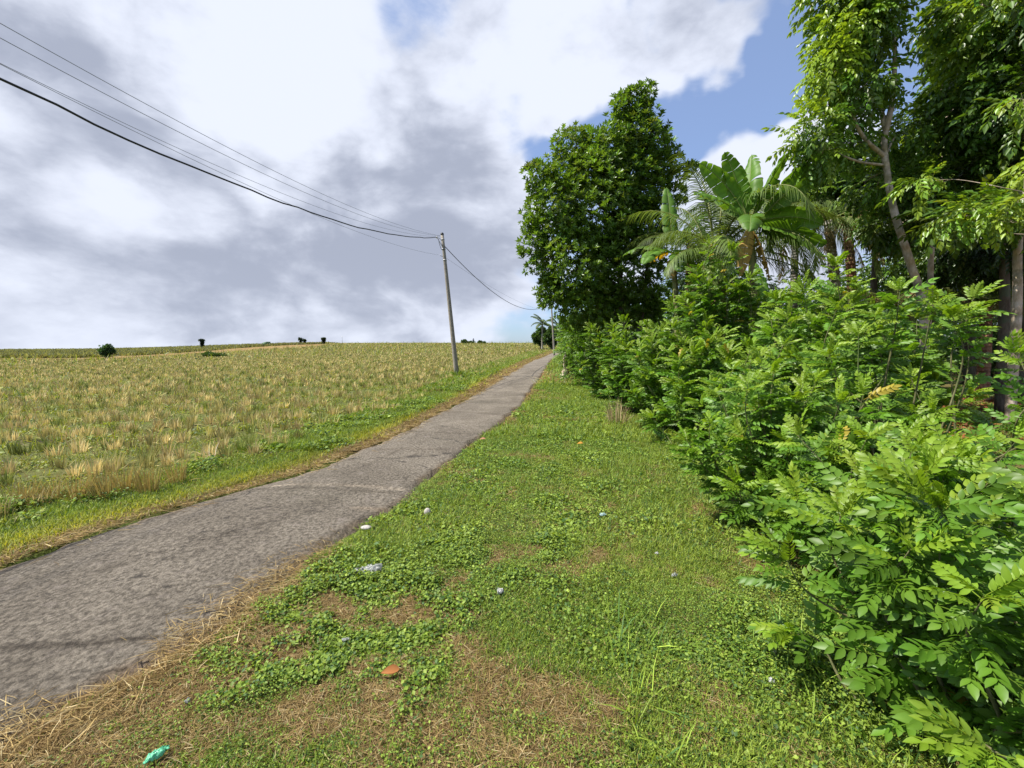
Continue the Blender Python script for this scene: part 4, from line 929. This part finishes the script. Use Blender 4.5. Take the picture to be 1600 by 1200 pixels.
banana(1205, 8.4, (1196, 485), [(100, 75, 1.0, .26, .3, 0, 0), (40, 45, .9, .26, .8, .2, 0), (170, 50, .9, .26, .8, 0, 0), (290, 35, .8, .24, .9, 0, 0)], 'small young banana plant at the foot of the tall banana', .06)
banana(1110, 11.8, (1108, 420), [(100, 75, 1.6, .42, .4, 0, 0), (20, 35, 1.5, .42, 1., .2, 0), (200, 35, 1.5, .42, 1., 0, 0), (290, 0, 1.5, .42, .9, 0, 0), (260, -50, 1.2, .3, .3, 0, 1)], 'banana plant mostly hidden behind the long palm frond')

# ------------------------------------------------------------------ understory and far wood on the right
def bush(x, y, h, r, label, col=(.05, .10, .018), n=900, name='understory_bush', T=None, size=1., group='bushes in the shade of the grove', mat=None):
    z = float(Z(x, y)); e = empty(name, (x, y, z), label, 'bush', group); st = MB(); L = []
    for i in range(6):
        a = rng.uniform(0, 6.28); q = rng.random(); L.append((x+math.cos(a)*r*.5*q, y+math.sin(a)*r*.5*q, z+h*rng.uniform(.35, .75), r*rng.uniform(.4, .6), h*rng.uniform(.25, .35), 1.))
    branches(st, np.array([[x, y, z], [x, y, z+h*.2]]), L, .02, 3); st.build('stems', M_bark_d, e)
    P, N = lobe_pts(L, n, .3); P[:, 2] = np.maximum(P[:, 2], Z(P[:, 0], P[:, 1])+.1)
    crown(e, P, N, T or T_pin_f, mat or M_leaf, size, col, up_bias=.1, out_bias=1, jitter=.5); return e
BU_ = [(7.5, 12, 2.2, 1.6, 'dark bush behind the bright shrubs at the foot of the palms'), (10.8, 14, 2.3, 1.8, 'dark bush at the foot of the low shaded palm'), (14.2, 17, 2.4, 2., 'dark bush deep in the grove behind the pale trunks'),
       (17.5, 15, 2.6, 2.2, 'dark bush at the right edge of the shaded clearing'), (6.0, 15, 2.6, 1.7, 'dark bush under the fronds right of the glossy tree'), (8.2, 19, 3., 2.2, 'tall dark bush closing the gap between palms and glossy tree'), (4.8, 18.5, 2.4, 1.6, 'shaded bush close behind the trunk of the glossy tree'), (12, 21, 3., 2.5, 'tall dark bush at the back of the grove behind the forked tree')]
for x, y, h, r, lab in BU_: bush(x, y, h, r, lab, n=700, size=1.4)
mb = MB(); n = 16000; x = rng.uniform(5, 75, n); y = 24+rng.random(n)*10+np.abs(x-30)*-.15; 
zt = (3.5+3.5*fbm(x*.25, y*.1, 151))*(1-.5*sstep(-x, -11, -5)); z = Z(x, y)+rng.random(n)**.8*zt
N_ = np.stack([rng.normal(size=n)*.5-.2, -np.abs(rng.normal(size=n)), rng.normal(size=n)*.6], -1); f = nrm(N_)
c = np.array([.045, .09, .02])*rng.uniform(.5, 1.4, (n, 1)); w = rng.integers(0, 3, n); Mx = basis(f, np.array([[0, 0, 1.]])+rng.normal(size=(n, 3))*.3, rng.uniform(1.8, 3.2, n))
for ti in range(3): mb.inst(T_pin_f[ti], Mx[w == ti], np.stack([x, y, z], -1)[w == ti], c[w == ti])
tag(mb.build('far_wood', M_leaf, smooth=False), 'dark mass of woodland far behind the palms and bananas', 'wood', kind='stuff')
# leaf litter in the clearing
mb = MB(); n = 26000; x = rng.uniform(3.2, 18, n); y = rng.uniform(2, 16, n); k = rng.random(n) < sstep(x-(2.8+.1*y), 0, 1.5)*fbm(x*.8, y*.8, 31); x, y = x[k], y[k]; n = len(x)
clover(mb, x, y, Z(x, y)+.012+.03*rng.random(n), rng.uniform(.05, .13, n), .35, np.array([.24, .105, .045])*rng.uniform(.5, 1.5, (n, 1))*(1+.15*rng.normal(size=(n, 3))))
tag(mb.build('leaf_litter', M_straw, smooth=False), 'reddish dry leaves lying on the clearing floor behind the hedge', 'leaf litter', kind='stuff')

# ------------------------------------------------------------------ far objects on the horizon
def far_tree(px, py, w, h, label, n=500, col=(.05, .10, .035), depth=None, cat='tree', shape=None, size=1.4):
    p = ground(px, py) if depth is None else np.array([(px-800)/F*depth, depth, 0]); p[2] = float(Z(p[0], p[1])); k = p[1]/F; w *= k; h *= k
    e = empty('field_tree', tuple(p), label, cat, 'small trees standing in the far fields')
    tr = MB(); tube(tr, [p-[0, 0, .1], p+[0, 0, h*.3], p+[0, 0, h*.8]], [w*.08, w*.06, w*.02], 8, (.2, .2, .2)); 
    L = shape or [(0, 0, .62, .36, .3), (-.25, 0, .5, .28, .25), (.25, 0, .5, .28, .25), (.05, 0, .82, .3, .16), (0, 0, .32, .26, .2), (-.42, 0, .62, .12, .08), (.42, 0, .58, .14, .08)]
    L = [(p[0]+a*w, p[1]+b_*w, p[2]+c*h, rx*w, rz*h, 1.) for a, b_, c, rx, rz in L]
    branches(tr, np.array([p+[0, 0, h*.2], p+[0, 0, h*.4]]), L, w*.02, 2); tr.build('trunk', M_bark_d, e)
    P, N = lobe_pts(L, n, .2); crown(e, P, N, T_ros, M_leaf, size, col, jitter=.6); return e
far_tree(168, 561, 23, 23, 'small round dark tree standing alone in the far field on the left', 420, size=1.0, col=(.055, .11, .045))
far_tree(332, 558, 34, 8, 'low green bush on the strip of red earth', 350, col=(.07, .12, .03), shape=[(-.2, 0, .5, .25, .5), (.15, 0, .35, .35, .35), (.4, 0, .2, .2, .2)], cat='bush', size=1.)
pil = [(0, 0, .3, .28, .35), (0, 0, .65, .3, .2), (-.05, 0, .92, .5, .09)]
far_tree(318, 545, 7, 14, 'narrow dark pollarded tree on the skyline, leftmost of the tiny skyline trees', 160, shape=pil, size=1.6, col=(.03, .05, .03), depth=100)
um = [(0, 0, .3, .2, .3), (0, 0, .8, .5, .2), (.1, 0, .6, .3, .2)]
far_tree(471, 537, 6, 10, 'tiny umbrella-shaped tree on the skyline, left one of the close pair', 90, shape=um, size=1.6, col=(.03, .05, .03), depth=112)
far_tree(477, 538, 5, 8, 'tiny umbrella-shaped tree on the skyline, right one of the close pair', 90, shape=um, size=1.5, col=(.03, .05, .03), depth=112)
far_tree(507, 537.5, 7, 10, 'tiny flat-topped tree on the skyline nearest the utility pole', 110, shape=um, size=1.6, col=(.03, .05, .03), depth=112)
far_tree(730, 534, 20, 7, 'low green bush on the skyline beside the little dark-roofed tower', 200, shape=[(-.2, 0, .5, .3, .5), (.3, 0, .3, .3, .3)], cat='bush', size=1.6, depth=112)
far_tree(752, 535, 12, 5, 'small bush on the skyline right of the little tower', 120, shape=[(-.2, 0, .5, .3, .5), (.3, 0, .3, .3, .3)], cat='bush', size=1.6, depth=112)
def boxm(mb, c, s, col=(.5, .5, .5)):
    c = np.array(c); s = np.array(s)/2; V = np.array([[a, b_, d] for a in (-1, 1) for b_ in (-1, 1) for d in (-1, 1)])*s+c
    mb.add(V, [np.array([[0, 1, 3, 2], [4, 6, 7, 5], [0, 4, 5, 1], [2, 3, 7, 6], [0, 2, 6, 4], [1, 5, 7, 3]])], np.array(col))
# shed
p = np.array([(418-800)/F*108, 108., 0]); p[2] = float(Z(p[0], p[1])); k = p[1]/F
e = empty('field_hut', tuple(p), 'tiny green field hut with a slanting thatched side on the skyline', 'hut')
mb = MB(); boxm(mb, p+[1.0*k*2, 0, 3.*k], (2.2*k, 1.2, 6*k)); mb.build('post_wall', plain('bluish sheet', (.16, .22, .26), .7), e)
mb = MB(); V = np.array([p+[-5*k, -.8, .5*k], p+[3.6*k, -.8, 0], p+[3.6*k, -.8, 6.4*k], p+[-2*k, -.8, 5*k], p+[-5*k, .8, .5*k], p+[3.6*k, .8, 0], p+[3.6*k, .8, 6.4*k], p+[-2*k, .8, 5*k]])
mb.add(V, [np.array([[0, 1, 2, 3], [5, 4, 7, 6], [0, 3, 7, 4], [3, 2, 6, 7], [1, 5, 6, 2], [0, 4, 5, 1]])], np.array((.1, .15, .06))); mb.build('thatch', plain('green thatch', (.09, .15, .07), .9, nscale=2, var=.5), e, smooth=False)
# tower
p = np.array([(740-800)/F*113, 113., 0]); p[2] = float(Z(p[0], p[1])); k = p[1]/F
e = empty('shrine_tower', tuple(p), 'tiny pale tower with a dark pointed roof on the skyline right of the pole', 'tower')
mb = MB(); boxm(mb, p+[0, 0, 2.4*k], (2.2*k, 2.2*k, 5*k)); boxm(mb, p+[0, 0, 5.3*k], (1.5*k, 1.5*k, 1.2*k)); mb.build('wall', plain('pale shrine stone', (.42, .42, .42)), e, smooth=False)
mb = MB(); 
for zz, w_, h_ in ((4.9, 3.6, 1.6), (6.6, 3.0, 2.2)):
    c = p+[0, 0, zz*k]; s_ = w_*k/2; V = np.array([c+[-s_, -s_, 0], c+[s_, -s_, 0], c+[s_, s_, 0], c+[-s_, s_, 0], c+[0, 0, h_*k]]); mb.add(V, [np.array([[0, 1, 4], [1, 2, 4], [2, 3, 4], [3, 0, 4]]), np.array([[3, 2, 1, 0]])], np.array((.03, .03, .04)))
mb.build('roof', plain('dark thatch roof', (.03, .03, .035), .9), e, smooth=False)
p = np.array([(536-800)/F*118, 118., 0]); p[2] = float(Z(p[0], p[1])); mb = MB(); tube(mb, [p, p+[0, 0, 1.0], p+[0, 0, 2.2]], [.05, .04, .03], 6); boxm(mb, p+[0, 0, 1.9], (.35, .04, .04))
tag(mb.build('mast', M_iron, loc=tuple(p)), 'thin distant mast barely visible on the skyline between tree and pole', 'mast')
# palms and trees at the far bend
for (px, dep, h, lab) in [(847, 78, 7.4, 'wind-blown palm on the skyline at the end of the road, left of the distant pole'), (872, 84, 6.6, 'second far palm just right of the distant pole')]:
    b0 = np.array([(px-800)/F*dep, dep, 0]); b0[2] = float(Z(b0[0], b0[1]))
    palm([b0, b0+[0, 0, h*.35], b0+[0, 0, h*.62]], .18, .14, [(200, 70, 2.6, 1.1, 0), (160, 60, 2.6, 1.2, 0), (180, 30, 2.4, 1.8, 0), (0, 55, 2.6, 1.6, 0), (270, 50, 2.4, 1.6, 0), (320, 20, 2.3, 1.6, 0), (60, 30, 2.3, 1.6, 0), (230, 10, 2.3, 1.6, 0), (20, 5, 2.2, 1.2, 0)], lab, M_bark_l, group='palms at the road bend')
for (px, dep, w, h, lab) in [(845, 80, 26, 34, 'dark green tree clump at the foot of the skyline palm'), (862, 76, 24, 38, 'rounded tree behind the distant pole'), (886, 74, 34, 44, 'far tree closing the view at the end of the road')]:
    far_tree(px, 0, w, h, lab, 700, (.06, .11, .035), depth=dep, size=2.2)
# stump by the far hedge
p = ground(883, 592); mb = MB(); P = curve([p-[0, 0, .1], p+[-.03, 0, .18], p+[.05, 0, .5], p+[.02, 0, 1.0], p+[.3, .1, 1.7]], 6); tube(mb, P, np.concatenate([np.linspace(.30, .17, 8), np.linspace(.17, .07, len(P)-8)]), 12, (.4, .4, .4), .18)
tag(mb.build('tree_stump', bark_mat('bleached wood', (.36, .27, .18), (.5, .42, .32), (.2, .14, .09)), loc=tuple(p)), 'pale knobbly stump at the foot of the hedge near the road bend', 'stump')
# dead grass tuft at hedge foot
p = ground(965, 662); o = make_tuft('dead_grass_tuft', .55, 90, .22, (.42, .33, .19), w=.014); o.location = p; tag(o, 'tuft of pale dead grass at the foot of the hedge', 'grass tuft')
p = ground(330, 722); o = make_tuft('pale_straw_tuft', .28, 16, .04, (.62, .55, .42), w=.012); o.location = p; tag(o, 'pale bleached straw wisp sticking out at the edge of the stubble', 'straw tuft')
# taller seed-stalks of the verge, right foreground
g2 = MB(); n = 900; x = rng.uniform(.5, 2.2, n); y = rng.uniform(1.1, 2.4, n); k = fbm(x*2, y*2, 171) > .48; x, y = x[k], y[k]; n = len(x)
blades(g2, x, y, Z(x, y), rng.uniform(.10, .22, n), rng.uniform(.004, .008, n), rng.uniform(.3, 1.1, n), greens(x, y, n)*1.25)
n = 420; a = rng.uniform(0, 6.28, n); q = np.abs(rng.normal(size=n))*.28+.1; x = pb[0]+np.cos(a)*q; y = pb[1]+np.sin(a)*q
blades(g2, x, y, Z(x, y), rng.uniform(.15, .45, n), rng.uniform(.02, .035, n), rng.uniform(.1, .8, n), greens(x, y, n))
tag(g2.build('long_grass', M_grass, smooth=False), 'longer bright grass blades in the nearest part of the verge', 'grass', kind='stuff')

# ------------------------------------------------------------------ litter
def crumple(name, px, py, w, h, mat, label, cat, lift=.05, amp=.03, seed=0, rot=0., asp=1., flat=1.):
    p = ground(px, py); w *= .85; h *= .85; lift *= .6; n = 16; u = np.linspace(-1, 1, n); U, Vv = np.meshgrid(u, u)
    ang = np.arctan2(Vv, U); rad = np.maximum(abs(U), abs(Vv)); shp = .72+.35*vnoise(ang*1.6+9, ang*0+seed, seed); kk = rad*(shp+.35*(vnoise(ang*5+9, ang*0+seed, seed+4)-.5))/np.maximum(np.hypot(U, Vv), 1e-6)
    x = U*kk*w/2; y = Vv*kk*h/2; zz = lift*.7*(1-rad**2*.9)+amp*(fbm(U*2.6+seed, Vv*2.6, seed, 3)-.5)*2*flat+.35*amp*np.abs(np.sin(U*5+Vv*3+seed))+.6*amp*(vnoise(U*6+seed, Vv*6, seed+2)-.5)
    c, s_ = math.cos(rot), math.sin(rot); mb = MB(); idx = np.arange(n*n).reshape(n, n)
    top = np.stack([x*c-y*s_, x*s_+y*c, zz+.03], -1).reshape(-1, 3)+p; bot = top-np.array([0, 0, .003])
    q = np.stack([idx[:-1, :-1], idx[:-1, 1:], idx[1:, 1:], idx[1:, :-1]], -1).reshape(-1, 4)
    rim = np.concatenate([idx[0], idx[1:, -1], idx[-1, ::-1][1:], idx[::-1, 0][1:-1]]); r2 = np.roll(rim, -1); N0 = n*n
    mb.add(np.vstack([top, bot]), [q, q[:, ::-1]+N0, np.stack([rim, rim+N0, r2+N0, r2], -1)], np.array((.5, .5, .5)))
    return tag(mb.build(name, mat, loc=tuple(p), smooth=False), label, cat)
def plastic(name, col, alpha=1., trans=.3):
    m, t, b = new_mat(name); geo = t.new('ShaderNodeNewGeometry'); n = t.noise(geo.outputs['Position'], 60, 5)
    b.inputs['Base Color'].default_value = rgb(*col); b.inputs['Roughness'].default_value = .25; b.inputs['Specular IOR Level'].default_value = .7; b.inputs['Alpha'].default_value = alpha
    bp = t.new('ShaderNodeBump'); bp.inputs['Strength'].default_value = .8; bp.inputs['Distance'].default_value = .01; t.l.new(n, bp.inputs['Height']); t.l.new(bp.outputs[0], b.inputs['Normal'])
    tr = t.new('ShaderNodeBsdfTranslucent'); tr.inputs[0].default_value = rgb(*col); mx = t.new('ShaderNodeMixShader'); mx.inputs[0].default_value = trans*alpha
    t.l.new(b.outputs[0], mx.inputs[1]); t.l.new(tr.outputs[0], mx.inputs[2]); t.l.new(mx.outputs[0], t.n['Material Output'].inputs[0]); return m
PL_g = plastic('green plastic film', (.16, .62, .36)); PL_c = plastic('clear plastic film', (.36, .38, .36), .5); PL_w = plastic('white plastic film', (.46, .46, .45))
crumple('plastic_bag', 243, 1193, .048, .10, PL_g, 'crumpled translucent green plastic bag at the bottom edge among the straw', 'plastic bag', .03, .012, 3, -.5)
crumple('clear_plastic_bag', 574, 899, .27, .11, PL_c, 'crumpled clear plastic bag on the verge near the road edge', 'plastic bag', .05, .04, 5, .25)
crumple('plastic_wrapper', 782, 933, .055, .05, PL_w, 'small crumpled white plastic wrapper in the middle of the verge', 'plastic wrapper', .03, .022, 8, .3)
crumple('plastic_wrapper', 540, 1008, .05, .03, PL_c, 'tiny clear wrapper on the dry brown patch below the clear bag', 'plastic wrapper', .012, .01, 9, .2)
crumple('plastic_scrap', 294, 1106, .022, .03, PL_w, 'tiny bluish white plastic scrap in the straw by the road', 'plastic scrap', .012, .01, 10, .2)
crumple('plastic_wrapper', 942, 811, .085, .06, plastic('pale blue film', (.34, .48, .47), .8), 'pale bluish wrapper in the grass towards the hedge', 'plastic wrapper', .03, .02, 11, .2)
crumple('plastic_scrap', 1026, 871, .04, .03, PL_w, 'small whitish scrap in the grass near the hedge', 'plastic scrap', .02, .01, 12, .2)
crumple('plastic_scrap', 1054, 908, .05, .04, PL_c, 'pale clear scrap near the hedge below the whitish one', 'plastic scrap', .03, .02, 13, .2)
crumple('plastic_scrap', 1205, 1075, .035, .03, PL_w, 'small white scrap among clover left of the corner shrub', 'plastic scrap', .03, .01, 14, .2)
crumple('paper_scrap', 1212, 1030, .035, .025, plain('pale paper', (.55, .56, .42)), 'small pale greenish scrap below the bleached wood', 'paper scrap', .03, .01, 15, .2)
def dry_leaf(px, py, size, col, lab):
    p = ground(px, py); T = leaflet(1, .5, .28, .35); mb = MB(); M = basis(np.array([[-.9, -.35, .22]]), np.array([[.2, -.5, 1.]]), size)
    top = (T[0]@M[0].T)+p+[size*.4, 0, .045]; mb.add(np.vstack([top, top-[0, 0, .0015]]), [T[1][0], T[1][1], T[1][0][:, ::-1]+14, T[1][1][:, ::-1]+14], np.array(col))
    q = p+[size*.4, 0, .045]; d = -M[0][:, 1]*.25; tube(mb, [q, q+d], .0018, 5, np.array(col)*.6)
    tag(mb.build('dry_leaf', M_straw, loc=tuple(p)), lab, 'dry leaf')
dry_leaf(614, 1060, 0.085, (.36, .15, .05), 'curled orange dry leaf lying on the verge')
dry_leaf(907, 697, 0.1, (.6, .32, .06), 'small yellow-orange leaf far up the verge')
dry_leaf(755, 690, 0.1, (.5, .26, .16), 'small pinkish brown leaf at the road edge far up the verge')
crumple('fallen_fruit', 1368, 1016, .02, .02, plain('yellow fruit', (.8, .5, .03), .5), 'tiny yellow fallen fruit at the foot of the corner shrub', 'fruit', .03, .004, 19, 0)
def rock(px, py, w, h, label, col, name='stone', cat='stone', seed=0, elong=1., rot=0.):
    p = ground(px, py); import bmesh
    bm = bmesh.new(); bmesh.ops.create_icosphere(bm, subdivisions=3, radius=1)
    for v in bm.verts:
        c = v.co; k = .8+.45*float(fbm(c.x*1.5+seed+c.z, c.y*1.5-c.z*.7, seed, 3)); v.co = Vector((c.x*k*w/2*elong, c.y*k*w/2, c.z*k*h/2+h*.35))
        v.co = Vector((v.co.x*math.cos(rot)-v.co.y*math.sin(rot), v.co.x*math.sin(rot)+v.co.y*math.cos(rot), v.co.z))
    me = bpy.data.meshes.new(name); bm.to_mesh(me); bm.free(); me.materials.append(plain(label[:24], col, .85, .2, 40, .3, .5)); o = bpy.data.objects.new(name, me); C.objects.link(o); o.location = p+[0, 0, .012]; return tag(o, label, cat)
rock(668, 806, .06, .07, 'pale grey stone standing in the verge grass', (.36, .33, .29), seed=3)
rock(572, 829, .06, .035, 'flat whitish stone at the edge of the road', (.40, .37, .34), seed=4, elong=1.5)
rock(1256, 1012, .04, .03, 'bleached broken piece of wood among the clover', (.42, .38, .31), name='wood_piece', cat='wood', seed=5, elong=3.2, rot=-.35)
rock(1232, 995, .03, .02, 'small pale chip beside the bleached wood', (.55, .48, .38), name='wood_chip', cat='wood', seed=6, elong=1.5)
rock(1390, 1045, .035, .02, 'tan piece of wood at the foot of the corner shrub', (.45, .33, .2), name='wood_piece', cat='wood', seed=7, elong=3, rot=-.2)
